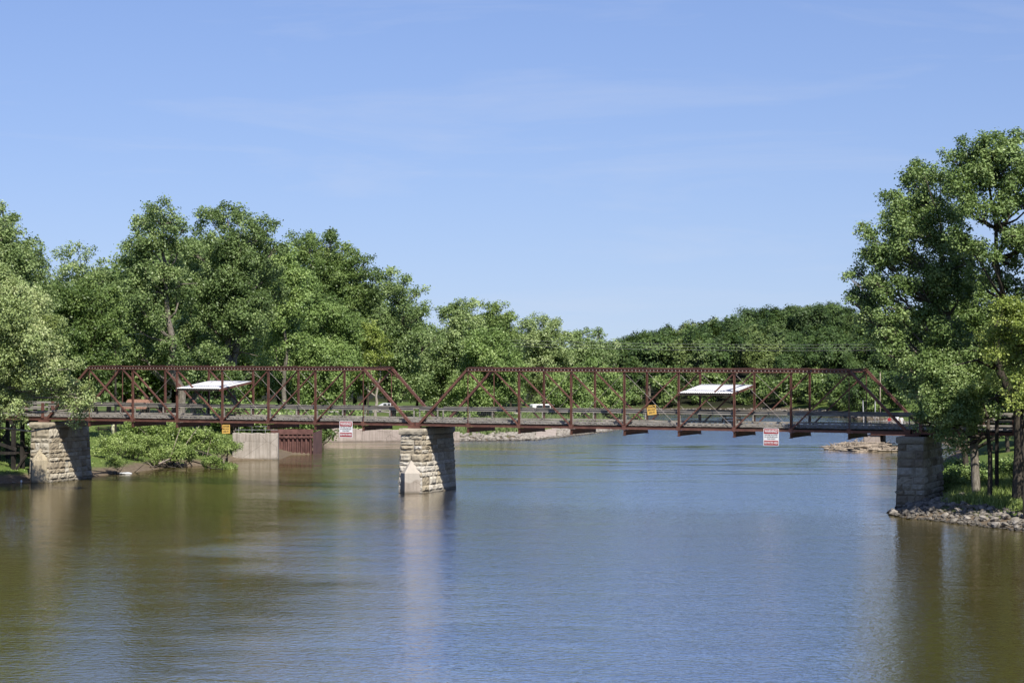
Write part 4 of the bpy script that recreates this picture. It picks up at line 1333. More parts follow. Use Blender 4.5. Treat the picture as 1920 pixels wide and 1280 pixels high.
# brown-roofed park shelter
x, y, z = ground_at(262, 292)
t = thing('park_kiosk', 'small open park kiosk with a brown shingle roof behind the left span', 'kiosk', (x, y, z - 0.05), 0.25)
for (a, b) in ((-1.2, -1.0), (1.2, -1.0), (-1.2, 1.0), (1.2, 1.0)):
    m = MB(); m.box(a - .09, a + .09, b - .09, b + .09, 0, 3.0); m.build('post', DKTIMBER, t)
m = MB(); m.prism([(-1.9, 2.95), (0, 4.1), (1.9, 2.95), (1.9, 2.85), (0, 3.98), (-1.9, 2.85)], -1.7, 1.7); r = m.build('roof', BROWNROOF, t, recalc=True); r.rotation_euler.z = R(62)
m = MB(); m.box(-1.1, 1.1, 0.92, 0.98, 1.0, 2.2); m.build('notice_board', TABLEWOOD, t)
x, y, z = ground_at(212, 262); m = MB(); m.tube([(0, 0, -.3), (0, 0, 2.1)], .22, 12); m.tube([(0, 0, 2.1), (0, 0, 2.25)], [.22, .1], 12)
o = m.build('bollard', CREAM, None, True); o.location = (x, y, z); tag(o, 'stout cream bollard on the lawn by the leafy shore shrub', 'bollard')
for px, Y, lab in ((2, 272, 'white bollard by the path at the far left edge'), (54.5, 277, 'white bollard by the path just left of the left pier')):
    x, y, z = ground_at(px, Y); m = MB(); m.box(-.16, .16, -.16, .16, -.3, 1.0); m.box(-.12, .12, -.12, .12, 1.003, 1.08)
    o = m.build('bollard', WHITE); o.location = (x, y, z); tag(o, lab, 'bollard')
x, y, z = ground_at(695, 318); m = MB(); m.tube([(0, 0, -.3), (0, 0, 1.35)], .06, 8); m.blob((0, 0, 1.6), .32, .32, .34, 2, .02, 12, 8); o = m.build('marker_post', CREAM, None, True); o.location = (x, y, z)
tag(o, 'marker post with a round pale yellow top among the weeds', 'post')
picnic_table('dark picnic table in the shade right of the left pier', ground_at(196, 268), 0.3, 2.2)
picnic_table('dark picnic table on the lawn behind the kiosk', ground_at(238, 300), -0.4, 2.2)
# white street light on a bracket among the trees
a = P(262, 626, 262); x, y, z = a.x, a.y, LZ(a.x, a.y)
t = thing('street_lamp', 'street lamp with a white cobra head among the tall cottonwoods', 'street lamp', (x - 2.9, y, z))
m = MB(); m.tube([(0, 0, -.5), (0, 0, 10.6)], [.16, .10], 8); m.build('pole', DKTIMBER, t)
m = MB(); m.tube([(0, 0, 10.2), (1.4, 0, a.z - z - .1), (2.6, 0, a.z - z)], .035, 6); m.build('arm', WIRE, t)
m = MB(); m.blob((2.95, -.05, a.z - z), .5, .2, .1, 3, .03, 10, 6); m.build('lamp_head', WHITE, t, True)
# overhead wires
for i, (y0, y1) in enumerate(((627, 640), (632, 646), (638, 651))):
    m = MB(); a = P(700, y0, 352); b = P(1930, y1, 352); pts = []
    for k in range(25):
        u = k / 24; q = a.lerp(b, u); q.z -= 2.0 * (1 - (2 * u - 1) ** 2) * 0.5 ; pts.append(q - a)
    m.tube(pts, 0.010, 4); o = m.build('power_line', WIRE); o.location = a
    tag(o, ['topmost thin power line crossing in front of the far hill', 'middle thin power line crossing in front of the far hill', 'lowest thin power line crossing in front of the far hill'][i], 'power line')
for px, lab in ((690, 'utility pole hidden among the left bank trees'), (1940, 'utility pole behind the right bank trees')):
    a = P(px, 622, 352); zz = LZ(a.x, a.y); t = thing('utility_pole', lab, 'utility pole', (a.x, a.y, zz))
    m = MB(); m.tube([(0, 0, -1), (0, 0, a.z - zz + .4)], [.17, .12], 8); m.build('pole', DARKBARK, t)
    m = MB(); m.box(-.06, .06, -1.2, 1.2, a.z - zz - .6, a.z - zz - .45); m.build('crossarm', DARKBARK, t)
# portal posts by the right approach
a = G(1869, 912, 1.9); Y = a.y
t = thing('portal_frame', 'dark timber post with two crossbeams beside the pale trunks', 'frame', a)
m = MB(); m.box(-.13, .13, -.13, .13, -.5, P(1869, 705, Y).z - a.z); m.build('post', DKTIMBER, t)
for py in (763, 785):
    z = P(0, py, Y).z - a.z; m = MB(); m.box(.14, 1.5, -.09, .09, z - .1, z + .1); m.build('crossbeam', DKTIMBER, t)

# ------------------------------------------------------------------ trees of the left bank
def tree(label, basepx, Y, lobes, mat, leaf=0.30, bark=BARK, tr=0.45, seed=1, dens=1.0, gap=0.0, extra=4, depth=0.7, name='deciduous_tree', cat='tree', lean_px=None, **kw):
    bx, by, bz = ground_at(basepx, Y)
    bl = pxblobs(lobes, Y, seed, depth, extra)
    lean = None
    if lean_px:
        q = P(lean_px[0], lean_px[1], Y); lean = (q.x - bx, q.y - by, q.z - bz)
    return grow(name, label, cat, (bx, by, bz - 0.1), bl, leaf, mat, bark, tr, seed, dens, gap, lean=lean, **kw)


tree('pale silver-leaved maple drooping over the left end of the bridge', -62, 190,
     [(-45, 590, 85), (15, 600, 62), (60, 645, 52), (-60, 690, 80), (15, 690, 60), (85, 690, 40), (5, 750, 36), (-25, 760, 45), (112, 668, 32), (55, 575, 44), (100, 620, 36), (128, 692, 26), (134, 728, 30), (152, 745, 30), (140, 766, 26), (162, 764, 18), (118, 745, 20), (70, 705, 34), (45, 690, 46), (-5, 790, 26), (0, 545, 50)],
     SILVERLEAF, 0.156, PALEBARK, 0.5, 201, 1.15, 0.10, 6, 0.35, lean_px=(-10, 590), name='silver_maple', hang=True)
tree('tall olive poplar rising over the left edge of the photo', -14, 236,
     [(-20, 470, 60), (12, 420, 22), (30, 410, 15), (5, 395, 16), (42, 480, 40), (75, 475, 22), (0, 550, 70), (60, 540, 45), (-40, 560, 80), (90, 570, 32)],
     OLIVE, 0.218, BARK, 0.5, 203, 0.9, 0.12, 4, 0.6, lean_px=(5, 440), name='poplar_tree')
tree('sparse pale-topped tree showing sky between its twigs', 148, 284,
     [(112, 485, 24), (145, 468, 18), (128, 500, 24), (170, 478, 20), (198, 492, 17), (155, 510, 30), (195, 525, 26), (110, 530, 28), (84, 500, 16), (150, 560, 40)],
     OLIVE, 0.218, BARK, 0.35, 204, 0.7, 0.22, 2, 0.6, lean_px=(150, 500))
tree('dark glossy ash with layered foliage behind the silver maple', 150, 252,
     [(120, 560, 42), (165, 545, 36), (200, 580, 40), (135, 610, 48), (185, 635, 46), (215, 650, 34), (150, 670, 48), (115, 660, 40), (190, 700, 44), (130, 720, 46), (225, 600, 26), (80, 640, 40)],
     DARKLEAF, 0.218, DARKBARK, 0.42, 205, 1.0, 0.08, 4, 0.6, name='ash_tree')
tree('tallest cottonwood of the left bank with an open knobbly top', 338, 262,
     [(300, 388, 22), (280, 398, 17), (325, 408, 20), (272, 425, 26), (312, 432, 30), (345, 430, 22), (252, 462, 27), (292, 468, 34), (335, 470, 30), (232, 492, 24), (268, 505, 34), (318, 515, 36), (238, 545, 34), (285, 560, 40), (335, 565, 34), (245, 610, 38), (300, 615, 42), (262, 665, 40), (320, 665, 36)],
     COTTON, 0.226, BARK, 0.62, 206, 0.95, 0.10, 5, 0.6, name='cottonwood_tree', lean_px=(305, 420), twigs=0.6, dead=1)
tree('broad round-topped cottonwood right of the tallest one', 430, 275,
     [(392, 408, 26), (375, 430, 20), (425, 405, 26), (455, 420, 28), (485, 432, 26), (510, 428, 15), (405, 450, 26), (440, 455, 34), (482, 470, 36), (518, 470, 24), (370, 480, 26), (410, 500, 40), (460, 515, 44), (505, 520, 36), (380, 545, 38), (430, 565, 44), (480, 580, 44), (390, 610, 44), (450, 630, 46), (400, 680, 44)],
     COTTON, 0.234, BARK, 0.62, 207, 1.0, 0.06, 6, 0.6, name='cottonwood_tree', twigs=0.55, dead=3, multi=2)
tree('leafy mid green tree filling in between the two tallest cottonwoods', 368, 283,
     [(365, 470, 24), (350, 500, 30), (380, 520, 32), (355, 550, 34), (375, 590, 36), (350, 630, 36), (385, 660, 36), (350, 690, 34)],
     COTTON, 0.234, BARK, 0.4, 219, 1.0, 0.05, 3, 0.6)
tree('bushy green tree filling in right of the broad cottonwood', 535, 288,
     [(535, 475, 24), (525, 505, 30), (552, 520, 30), (530, 550, 36), (555, 575, 34), (525, 610, 38), (550, 650, 38), (520, 690, 36)],
     LIGHT, 0.234, BARK, 0.4, 220, 1.0, 0.05, 3, 0.6)
tree('dark cottonwood with a gappy crown in the middle of the left wood', 600, 322,
     [(552, 458, 24), (585, 452, 26), (618, 455, 22), (642, 470, 22), (660, 490, 22), (575, 490, 34), (615, 500, 38), (650, 520, 32), (688, 490, 14), (680, 520, 20), (590, 545, 42), (640, 560, 42), (685, 560, 30), (560, 580, 40), (610, 610, 44)],
     DARKLEAF, 0.242, BARK, 0.6, 208, 1.0, 0.08, 6, 0.6, name='cottonwood_tree', twigs=0.55)
tree('leafy light green box elder in front of the dark cottonwood', 585, 302,
     [(530, 560, 36), (570, 545, 36), (548, 610, 42), (600, 595, 40), (640, 610, 38), (520, 650, 44), (575, 660, 46), (625, 660, 44), (668, 640, 32), (660, 690, 34), (600, 715, 44), (545, 715, 42), (505, 700, 34), (640, 735, 34)],
     LIGHT, 0.218, BARK, 0.45, 209, 1.05, 0.05, 5, 0.6, name='box_elder', dead=2)
tree('yellowish tree with a pale leaning trunk above the left span end', 702, 312,
     [(688, 618, 26), (712, 640, 24), (680, 655, 28), (705, 680, 26), (690, 705, 22), (722, 670, 16)],
     YELLOWG, 0.218, PALEBARK, 0.30, 210, 0.85, 0.12, 2, 0.6, lean_px=(712, 690))
tree('dark tree with bare upright limbs at the step in the skyline', 735, 318,
     [(705, 525, 22), (730, 520, 22), (758, 525, 18), (770, 560, 24), (788, 550, 16), (725, 560, 34), (760, 600, 36), (795, 590, 24), (715, 605, 36), (745, 645, 42), (790, 640, 36), (700, 650, 36), (720, 700, 40), (770, 700, 40)],
     COTTON, 0.242, DARKBARK, 0.5, 211, 0.85, 0.14, 4, 0.6, name='cottonwood_tree', twigs=0.7, dead=3)
tree('rounded mid green tree above the middle pier', 868, 345,
     [(832, 590, 22), (860, 582, 22), (888, 580, 20), (845, 620, 34), (885, 620, 34), (825, 655, 36), (870, 665, 40), (835, 705, 40), (805, 690, 34), (880, 710, 36), (808, 735, 30)],
     COTTON, 0.250, BARK, 0.45, 212, 1.05, 0.05, 5, 0.6)
tree('compact dark dome-headed tree in the left skyline dip', 932, 358,
     [(915, 580, 18), (940, 578, 18), (955, 595, 13), (925, 605, 26), (948, 625, 26), (910, 640, 30)],
     DARKLEAF, 0.257, BARK, 0.42, 213, 1.0, 0.08, 4, 0.6, twigs=0.6)
tree('feathery bright green willow behind the start of the right span', 920, 325,
     [(890, 645, 32), (925, 640, 30), (955, 665, 30), (900, 685, 38), (940, 700, 38), (975, 705, 30), (880, 725, 34), (925, 740, 36), (962, 742, 28), (850, 745, 26)],
     LIGHT, 0.234, BARK, 0.4, 214, 1.1, 0.03, 4, 0.6, name='willow_tree', droop=0.5)
tree('olive tree with a level top right of the willow', 1020, 365,
     [(985, 612, 20), (1012, 608, 20), (1040, 615, 18), (1000, 640, 30), (1035, 648, 30), (1062, 640, 20), (1010, 680, 34), (1048, 690, 32), (990, 715, 32), (1030, 725, 32)],
     OLIVE, 0.250, BARK, 0.42, 215, 1.05, 0.06, 4, 0.6)
tree('tree with twisted pale limbs near the end of the left wood', 1090, 372,
     [(1078, 632, 18), (1100, 628, 16), (1122, 630, 15), (1090, 660, 28), (1122, 660, 26), (1142, 665, 16), (1080, 695, 30), (1115, 700, 30), (1140, 695, 22)],
     COTTON, 0.257, PALEBARK, 0.4, 216, 0.95, 0.1, 4, 0.6, twigs=0.8, dead=2)
tree('rounded waterside tree at the very tip of the left bank', 1130, 352,
     [(1110, 700, 26), (1140, 705, 24), (1162, 725, 20), (1125, 735, 28), (1155, 750, 22), (1100, 740, 26), (1172, 745, 14), (1140, 768, 20)],
     LIGHT, 0.234, BARK, 0.3, 217, 1.1, 0.03, 3, 0.6)
tree('low leafy tree behind the weeds of the rubble bank', 1075, 340,
     [(1050, 725, 26), (1080, 720, 28), (1060, 755, 24), (1095, 760, 24), (1030, 748, 22)],
     LIGHT, 0.226, BARK, 0.25, 218, 1.0, 0.05, 3, 0.6)

# ------------------------------------------------------------------ trees of the right bank
def rtree(label, bx, Y, lobes, *a, **k): return tree(label, bx, Y, [(x, y, r * 1.22 if r > 12 else r) for x, y, r in lobes], *a, **k)


rtree('big cottonwood at right whose crown overhangs the river and the bridge end', 1833, 166,
      [(1712, 335, 26), (1698, 352, 22), (1735, 350, 26), (1678, 385, 26), (1712, 395, 34), (1750, 390, 34), (1665, 415, 18), (1690, 440, 34), (1735, 445, 38), (1618, 432, 15), (1635, 450, 20), (1622, 475, 22), (1655, 490, 32), (1700, 500, 36), (1608, 515, 20), (1590, 520, 11), (1640, 530, 30), (1680, 550, 36), (1730, 540, 40), (1612, 560, 22), (1645, 580, 32), (1595, 565, 12), (1690, 600, 36), (1625, 595, 20), (1735, 610, 38), (1705, 650, 30), (1652, 628, 24), (1672, 655, 26), (1700, 690, 28), (1722, 722, 26), (1692, 722, 18), (1770, 480, 40), (1775, 560, 40), (1790, 640, 40), (1778, 425, 32), (1792, 505, 34), (1764, 330, 22), (1778, 372, 28), (1800, 560, 34)],
      COTTON_R, 0.164, BARK, 0.36, 231, 1.15, 0.03, 7, 0.45, name='cottonwood_tree', twigs=0.6, dead=4, lean_px=(1762, 400))
rtree('tallest right-hand cottonwood with a grey trunk against the sky', 1909, 160,
      [(1788, 300, 24), (1815, 285, 24), (1848, 272, 22), (1875, 275, 20), (1905, 272, 22), (1800, 330, 30), (1840, 318, 34), (1885, 315, 34), (1925, 310, 34), (1795, 370, 28), (1900, 365, 34), (1940, 380, 40), (1815, 400, 26), (1800, 445, 28), (1930, 450, 34), (1840, 470, 22), (1900, 500, 26), (1866, 398, 20), (1878, 436, 20), (1835, 520, 30), (1890, 545, 30), (1945, 530, 40), (1960, 330, 50), (1980, 430, 60)],
      COTTON_R, 0.164, DARKBARK, 0.45, 232, 1.1, 0.05, 7, 0.45, name='cottonwood_tree', twigs=0.7, dead=4, lean_px=(1855, 350))
rtree('leafy cottonwood lower limbs hiding the right end of the bridge', 1856, 163,
      [(1760, 660, 36), (1800, 690, 38), (1745, 705, 34), (1725, 740, 22), (1770, 745, 36), (1812, 745, 34), (1745, 775, 24), (1785, 785, 32), (1815, 800, 26), (1765, 812, 22), (1795, 838, 18), (1840, 715, 34), (1840, 780, 24), (1855, 660, 34)],
      COTTON_R, 0.156, DARKBARK, 0.22, 233, 1.15, 0.04, 6, 0.5, name='cottonwood_tree', lean_px=(1836, 640), hang=True)
rtree('yellow-green mulberry at the lower right edge', 1925, 154,
      [(1880, 590, 28), (1910, 580, 26), (1865, 625, 26), (1900, 635, 34), (1935, 620, 40), (1870, 675, 26), (1905, 690, 32), (1945, 680, 40), (1880, 725, 24), (1915, 738, 28), (1960, 740, 40)],
      YELLOWG, 0.148, DARKBARK, 0.25, 234, 0.95, 0.06, 3, 0.5, name='mulberry_tree')
rtree('dark tree filling the gap below the right cottonwoods', 1815, 196,
      [(1740, 640, 40), (1790, 610, 44), (1835, 620, 44), (1885, 600, 44), (1760, 700, 40), (1810, 690, 44), (1860, 700, 44), (1910, 680, 50), (1840, 560, 40), (1715, 690, 34), (1930, 760, 40), (1880, 760, 36)],
      DARKLEAF, 0.187, DARKBARK, 0.3, 235, 0.9, 0.05, 4, 0.5)
# the second, pale stem of the clump at the right edge
bx, by, bz = ground_at(1916, 163)
tp = P(1906, 560, 164)
t = thing('bare_trunk', 'pale bare trunk standing beside the grey trunk at the right edge', 'tree trunk', (bx, by, bz))
m = MB(); m.tube(wobble((0, 0, -.4), tp - Vector((bx, by, bz)), 8, .08, random.Random(4)), [.42, .34, .30, .27, .24, .21, .18, .15, .1], 10); m.build('trunk', PALEBARK, t, True)

# ------------------------------------------------------------------ shared tree kinds for the woods
def variant(seed, h, w, leaf, mat, dens, nb, bark=BARK, low=0.30, smoothn=0.0):
    rg = random.Random(seed); bl = []
    for i in range(nb):
        u = (i + 0.5) / nb; z = h * (low + (0.93 - low) * u)
        env = w * 0.5 * math.sin(PI * min(1, 0.16 + 0.80 * (1 - u) ** 0.75)) ** 0.8
        a = i * 2.4 + rg.uniform(-.4, .4); q = env * rg.uniform(0.35, 0.85)
        bl.append((Vector((math.cos(a) * q, math.sin(a) * q, z)), w * rg.uniform(0.17, 0.25), 1.0))
    return grow('deciduous_tree', 'x', 'tree', (0, 0, 0), bl, leaf, mat, bark, w * 0.028, seed, dens, 0.04, twigs=0.25, smoothn=smoothn)


def place(proto, loc, s, rz, label, group, name=None, first=[], sz=None):
    if proto.name not in first:
        first.append(proto.name); o = proto
    else: o = copy_tree(proto)
    if name: o.name = name
    o.location = loc; o.scale = (s, s, s * (sz or 1)); o.rotation_euler = (0, 0, rz)
    tag(o, label, 'tree', group)
    return o


def hv(seed, h, w, mat, leaf=0.42, low=0.42, nb=11, bark=BARK, dens=1.0): return variant(seed, h, w, leaf, mat, dens, nb, bark, low, 0.6)


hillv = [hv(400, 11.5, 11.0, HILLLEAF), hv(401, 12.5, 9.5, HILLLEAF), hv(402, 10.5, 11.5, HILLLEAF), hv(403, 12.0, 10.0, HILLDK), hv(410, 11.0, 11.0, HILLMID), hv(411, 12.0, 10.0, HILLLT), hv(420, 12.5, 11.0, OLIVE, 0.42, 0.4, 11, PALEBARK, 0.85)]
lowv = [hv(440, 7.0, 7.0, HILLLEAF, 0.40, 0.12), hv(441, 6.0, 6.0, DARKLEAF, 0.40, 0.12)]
HL = {3: ('very dark tree crown in the wood on the far hill', 'very dark trees of the far hill'), 6: ('pale grey-green tree among the darker trees of the far hill', 'pale trees of the far hill'),
      4: ('mid green broad tree in the far hill wood', 'mid green trees of the far hill'), 5: ('bright light green tree in the far hill wood', 'bright trees of the far hill')}
rg = random.Random(17); placed = []; tries = 0
HH = [11.5, 12.5, 10.5, 12.0, 11.0, 12.0, 12.5]
while len(placed) < 230 and tries < 60000:
    tries += 1
    y = 444 + 265 * rg.random() ** 0.85
    px = rg.uniform(1105, 1850)
    x = (px - 960) * y / F
    d = float(river_dist(np.array([x]), np.array([y]))[0])
    if d < 4.0: continue
    if any((x - a) ** 2 + (y - b) ** 2 < (7.0 + 2.0 * rg.random()) ** 2 for a, b in placed): continue
    k = rg.choice((0, 1, 2, 0, 1, 2, 0, 1, 2, 3, 3, 3, 4, 4, 4, 0, 1, 2, 5, 6)); s = rg.uniform(0.62, 1.15); gz = LZ(x, y)
    ty = np.interp(px, [1105, 1150, 1200, 1250, 1300, 1350, 1400, 1450, 1500, 1560, 1620, 1700, 1850], [652, 645, 630, 612, 600, 592, 585, 576, 568, 571, 580, 598, 620])
    s = min(s, (CZ - (ty + rg.uniform(-3, 12) - HY) * y / F - gz) / HH[k])
    if s < 0.5: continue
    lab = HL.get(k, ('dark green round-headed tree in the dense wood on the far hill', 'dark trees of the far hill'))
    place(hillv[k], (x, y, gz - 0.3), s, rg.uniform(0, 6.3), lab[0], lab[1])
    placed.append((x, y))
front = []; tries = 0
while len(front) < 26 and tries < 40000:
    tries += 1
    y = rg.uniform(385, 452); x = rg.uniform(20, 100)
    px = 960 + F * x / y
    d = float(river_dist(np.array([x]), np.array([y]))[0])
    if not (2.2 < d < 9) or px < 1120 or px > 1900: continue
    if any((x - a) ** 2 + (y - b) ** 2 < 4.6 ** 2 for a, b in front): continue
    k = rg.choice((0, 1, 1))
    place(lowv[k], (x, y, LZ(x, y) - 0.3), rg.uniform(0.6, 1.1), rg.uniform(0, 6.3), ['shaded dark green tree at the water foot of the far hill', 'nearly black-green tree at the water foot of the far hill'][k], ['green trees at the foot of the far hill', 'darkest trees at the foot of the far hill'][k])
    front.append((x, y))

backv = [variant(430 + i, 19, 13, 0.42, (DARKLEAF, COTTON)[i % 2], 0.9, 14, DARKBARK, 0.18) for i in range(3)]
rg = random.Random(19)
for i in range(46):
    px = -90 + 1180 * (i + rg.random()) / 46; Y = rg.uniform(330, 362) + (0 if px < 600 else 45) + 30 * max(0, (px - 800) / 300)
    top = np.interp(px, [-90, 60, 150, 220, 300, 520, 700, 800, 950, 1100, 1160], [480, 510, 530, 500, 455, 470, 545, 602, 620, 655, 680])
    x = (px - 960) * Y / F; z = LZ(x, Y)
    if float(river_dist(np.array([x]), np.array([Y]))[0]) < 3: continue
    h = CZ - (top + rg.uniform(0, 40) - HY) * Y / F - z; s = h / 19.0
    s = min(max(s, 0.45), 1.75)
    place(backv[i % 3], (x, Y, z - .3), s, rg.uniform(0, 6.3), 'dark tree of the wood behind the riverside trees of the left bank', 'trees of the back row on the left bank')
for i in range(14):
    px = 1740 + 30 * i; Y = rg.uniform(225, 262); x = (px - 960) * Y / F; z = LZ(x, Y)
    if float(river_dist(np.array([x]), np.array([Y]))[0]) < 5: continue
    place(backv[i % 3], (x, Y, z - .3), rg.uniform(0.6, 0.85), rg.uniform(0, 6.3), 'shaded tree of the wood behind the right cottonwoods', 'trees of the back row on the right bank')
# trees just outside the frame at right, whose shade and reflection the photo shows
for i, (x, y, s) in enumerate(((47, 157, 1.25), (52, 170, 1.2), (50, 142, 1.1), (-62, 176, 0.95), (-68, 196, 1.1))):
    place(backv[i % 3], (x, y, LZ(x, y) - .3), s, i * 1.3, 'tree at the edge of the photo standing with its crown mostly outside the view', 'trees cut off by the photo edges')

# ------------------------------------------------------------------ shrubs
def shrubv(seed, mat, leaf, dens=1.0):
    rg = random.Random(seed); bl = []
    for i in range(9):
        a = i * 2.4; q = rg.uniform(0.2, 1.25)
        bl.append((Vector((math.cos(a) * q, math.sin(a) * q, 0.7 + 1.5 * rg.random() * (1 - q / 2.2))), rg.uniform(0.55, 0.85), 1))
    return grow('leafy_shrub', 'x', 'shrub', (0, 0, 0), bl, leaf, mat, DARKBARK, 0.06, seed, dens, 0.02, twigs=0.4, multi=2)


def put_shrub(v, loc, s, rz, label, group=None, sz=1.0):
    o = place(v, loc, s, rz, label, group, sz=sz); o['category'] = 'shrub'
    return o


sv = [shrubv(500 + i, SHRUB, 0.13) for i in range(3)]; sd_ = [shrubv(510 + i, LIGHT, 0.20) for i in range(2)]; sk_ = [shrubv(520, DARKLEAF, 0.22)]
SH = [(205, 852, 0.9), (228, 832, 1.0), (262, 828, 1.15), (300, 822, 1.25), (335, 826, 1.2), (368, 830, 1.15), (398, 832, 1.05), (425, 838, 0.8), (250, 858, 0.8), (300, 856, 0.85), (350, 852, 0.85), (396, 856, 0.75), (215, 868, 0.6), (425, 858, 0.6), (280, 845, 1.0), (330, 850, 0.9)]
for i, (px, py, s) in enumerate(SH):
    Y = 243 - (py - 822) * 0.42 - (px < 240) * 6; c = P(px, py, Y)
    g = LZ(c.x, c.y); z = max(g - 0.2, c.z - 1.45 * s)
    put_shrub(sv[i % 3], (c.x, c.y, z if z - g < 1.2 else g + 0.6), s * 1.25, i * 1.1, 'bright yellow-green willow shrub in the thicket on the left shore', 'willow shrubs on the left shore')
rg = random.Random(23)
for i in range(26):
    px = 380 + 270 * i / 26 + rg.uniform(-8, 8); Y = rg.uniform(268, 300); x, y, z = ground_at(px, Y)
    if river_dist(np.array([x]), np.array([y]))[0] < 1: continue
    put_shrub(sd_[i % 2], (x, y, z - .2), rg.uniform(1.1, 1.9), i * 1.7, 'green bush in the undergrowth behind the left span', 'undergrowth bushes behind the left span')
for i in range(20):
    px = 760 + 420 * i / 20 + rg.uniform(-8, 8)
    if 990 < px < 1050: continue
    Y = rg.uniform(318, 345) + (px > 1120) * 8; x, y, z = ground_at(px, Y)
    if river_dist(np.array([x]), np.array([y]))[0] < 2.5: continue
    put_shrub(sd_[i % 2], (x, y, z - .2), rg.uniform(0.6, 1.05), i * 1.7, 'weedy bush on top of the rubble bank', 'weedy bushes above the rubble', 0.8)
for i, (px, Y, s, lab) in enumerate(((600, 283, 1.3, 'dark bush hanging over the gap between sheet piling and long wall'), (596, 276, 0.8, 'small dark bush low in the gap beside the sheet piling'))):
    x, y, z = ground_at(px, Y); put_shrub(sk_[0], (x, y, max(z, .2) - .1), s, i, lab)
for i, (px, Y, s) in enumerate(((42, 225, 1.2), (30, 222, 1.0), (52, 218, 0.9), (8, 224, 1.2), (22, 216, 0.8), (-15, 222, 1.4))):
    x, y, z = ground_at(px, Y); put_shrub(sk_[0], (x, y, z - .3), s, i * 2.2, 'dark bush in the shade behind the timber trestle', 'bushes behind the trestle')
for i in range(26):
    px = 1766 + rg.uniform(0, 150) * (0.25 if i % 2 else 1); Y = rg.uniform(178, 202); x, y, z = ground_at(px, Y)
    if river_dist(np.array([x]), np.array([y]))[0] < 1.5: continue
    put_shrub(sd_[i % 2], (x, y, z - .2), rg.uniform(0.45, 0.85), i * 1.7, 'green bush under the cottonwoods behind the right pier', 'bushes under the right cottonwoods')
for i, (px, py) in enumerate(((1912, 962), (1895, 955), (1925, 950))):
    q = G(px, py, 0.8); put_shrub(sv[i], (q.x, q.y, LZ(q.x, q.y) - .1), 0.42, i, 'yellow-green sapling in the grass above the riprap at the right edge', 'saplings above the riprap')

# ------------------------------------------------------------------ grass and weeds (uncountable)
def blades(name, label, pts, hmin, hmax, w, mat, seed, per=6):
    rng = np.random.default_rng(seed); pts = np.array(pts); n = len(pts)
    c = np.repeat(pts, per, 0) + np.concatenate([rng.normal(0, .12, (n * per, 2)), np.zeros((n * per, 1))], 1)
    h = rng.uniform(hmin, hmax, (n * per, 1)); a = rng.uniform(0, 6.28, n * per)
    s = np.stack([np.cos(a), np.sin(a), 0 * a], 1) * w; b = rng.normal(0, .28, (n * per, 2)) * h
    top = c + np.concatenate([b, h], 1); mid = c + np.concatenate([b * .35, h * .55], 1)
    V = np.stack([c - s, c + s, mid + s * .7, top, mid - s * .7], 1).reshape(-1, 3)
    i = np.arange(n * per)[:, None] * 5
    Fc = i + np.array([[0, 1, 2, 3, 4]])
    T = np.repeat(np.clip(rng.normal(.5, .2, n * per), 0, 1), 5)
    o = link_mesh(name, np_mesh(name, V, Fc, [mat], T)); return tag(o, label, 'grass', kind='stuff')


rng = np.random.default_rng(8)
def land_points(n, x0, x1, y0, y1, dmin, dmax):
    out = []
    while len(out) < n:
        x = rng.uniform(x0, x1, 4000); y = rng.uniform(y0, y1, 4000); d = river_dist(x, y); z = land_z(x, y)
        k = (d > dmin) & (d < dmax)
        out += list(np.stack([x, y, z - .03], 1)[k])
        if len(out) == 0: break
    return out[:n]


blades('tall_grass', 'tall green grass and weeds above the riprap on the right bank', land_points(5200, 31, 46, 140, 186, 3.6, 16), 0.25, 0.8, 0.022, SHRUB, 1, 7)
blades('bank_weeds', 'pale weeds and grass along the top of the left rubble bank', land_points(4200, -12, 19, 294, 350, 3.2, 14), 0.4, 1.3, 0.05, OLIVE, 2, 6)
blades('lawn_grass', 'short lawn grass on the left bank', land_points(9000, -66, -36, 206, 292, 2.0, 60), 0.06, 0.2, 0.03, SHRUB, 3, 6)

for o in [o for o in SC.objects if o.get('label') == 'x']:      # tree kinds that were never planted
    for c in list(o.children): bpy.data.objects.remove(c)
    bpy.data.objects.remove(o)

# ------------------------------------------------------------------ sky, sun, camera
SUN_DIR = Vector((0.283, -0.824, 1.0)).normalized()
elev = math.asin(SUN_DIR.z); rot = math.atan2(SUN_DIR.x, SUN_DIR.y)
w = bpy.data.worlds.new('World'); SC.world = w; w.use_nodes = True
nt = w.node_tree; nt.nodes.clear()
out = nt.nodes.new('ShaderNodeOutputWorld'); bg = nt.nodes.new('ShaderNodeBackground'); sky = nt.nodes.new('ShaderNodeTexSky')
sky.sky_type = 'NISHITA'; sky.sun_disc = False; sky.sun_elevation = elev; sky.sun_rotation = rot
sky.air_density = 1.0; sky.dust_density = 0.4; sky.ozone_density = 3.0; sky.altitude = 250
tc = nt.nodes.new('ShaderNodeTexCoord'); mp = nt.nodes.new('ShaderNodeMapping'); mp.inputs['Scale'].default_value = (3.0, 3.0, 26.0)
nz = nt.nodes.new('ShaderNodeTexNoise'); nz.inputs['Scale'].default_value = 1.6; nz.inputs['Detail'].default_value = 6; nz.inputs['Roughness'].default_value = 0.6; nz.inputs['Distortion'].default_value = 0.5
rp = nt.nodes.new('ShaderNodeValToRGB'); rp.color_ramp.elements[0].position = 0.54; rp.color_ramp.elements[0].color = (0, 0, 0, 1); rp.color_ramp.elements[1].position = 0.85; rp.color_ramp.elements[1].color = (0.26, 0.26, 0.26, 1)
mx = nt.nodes.new('ShaderNodeMix'); mx.data_type = 'RGBA'; mx.inputs[7].default_value = (7.2, 7.4, 8.2, 1)
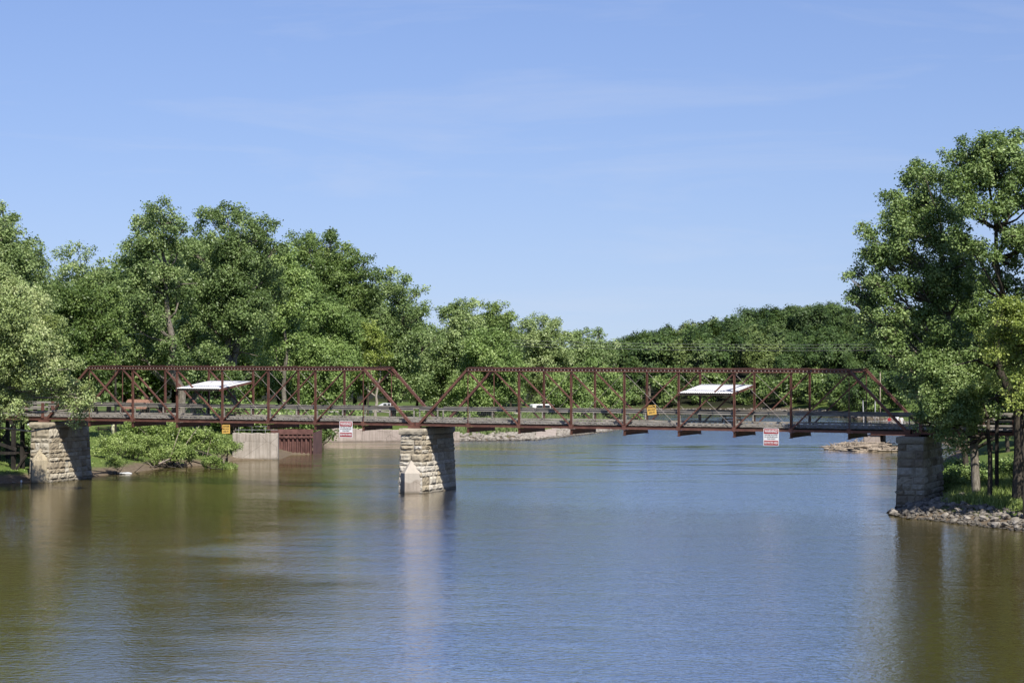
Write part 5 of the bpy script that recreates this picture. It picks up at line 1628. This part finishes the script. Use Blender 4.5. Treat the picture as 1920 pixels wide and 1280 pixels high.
nt.links.new(tc.outputs['Generated'], mp.inputs['Vector']); nt.links.new(mp.outputs[0], nz.inputs['Vector']); nt.links.new(nz.outputs['Fac'], rp.inputs['Fac'])
sm = nt.nodes.new('ShaderNodeMapping'); sm.inputs['Scale'].default_value = (1, 1, 0.72); sm.inputs['Location'].default_value = (0, 0, 0.05)
nt.links.new(tc.outputs['Generated'], sm.inputs['Vector']); nt.links.new(sm.outputs[0], sky.inputs['Vector'])
wb = nt.nodes.new('ShaderNodeMix'); wb.data_type = 'RGBA'; wb.blend_type = 'MULTIPLY'; wb.inputs[0].default_value = 1.0; wb.inputs[7].default_value = (0.89, 0.885, 1.15, 1)
nt.links.new(sky.outputs[0], wb.inputs[6])
nt.links.new(rp.outputs['Color'], mx.inputs[0]); nt.links.new(wb.outputs[2], mx.inputs[6]); nt.links.new(mx.outputs[2], bg.inputs['Color'])
bg.inputs['Strength'].default_value = 0.078
nt.links.new(bg.outputs[0], out.inputs['Surface'])
sl = bpy.data.lights.new('sun', 'SUN'); sl.energy = 5.0; sl.angle = R(0.5); sl.color = (1.0, 0.95, 0.87)
so = bpy.data.objects.new('sun', sl); COL.objects.link(so); so.rotation_euler = SUN_DIR.to_track_quat('Z', 'Y').to_euler(); so.location = SUN_DIR * 300

cam = bpy.data.cameras.new('camera'); cam.sensor_width = 36; cam.lens = 36 * F / 1920; cam.shift_y = (HY - 640) / 1920
cam.clip_start = 0.5; cam.clip_end = 9000
co = bpy.data.objects.new('camera', cam); COL.objects.link(co); co.location = (0, 0, CZ); co.rotation_euler = (PI / 2, 0, 0)
SC.camera = co
SC.view_settings.view_transform = 'Standard'; SC.view_settings.look = 'None'; SC.view_settings.exposure = 0.4; SC.view_settings.gamma = 1
SC.cycles.max_bounces = 5; SC.cycles.diffuse_bounces = 3; SC.cycles.glossy_bounces = 3; SC.cycles.transmission_bounces = 3; SC.cycles.transparent_max_bounces = 4
SC.cycles.caustics_reflective = False; SC.cycles.caustics_refractive = False
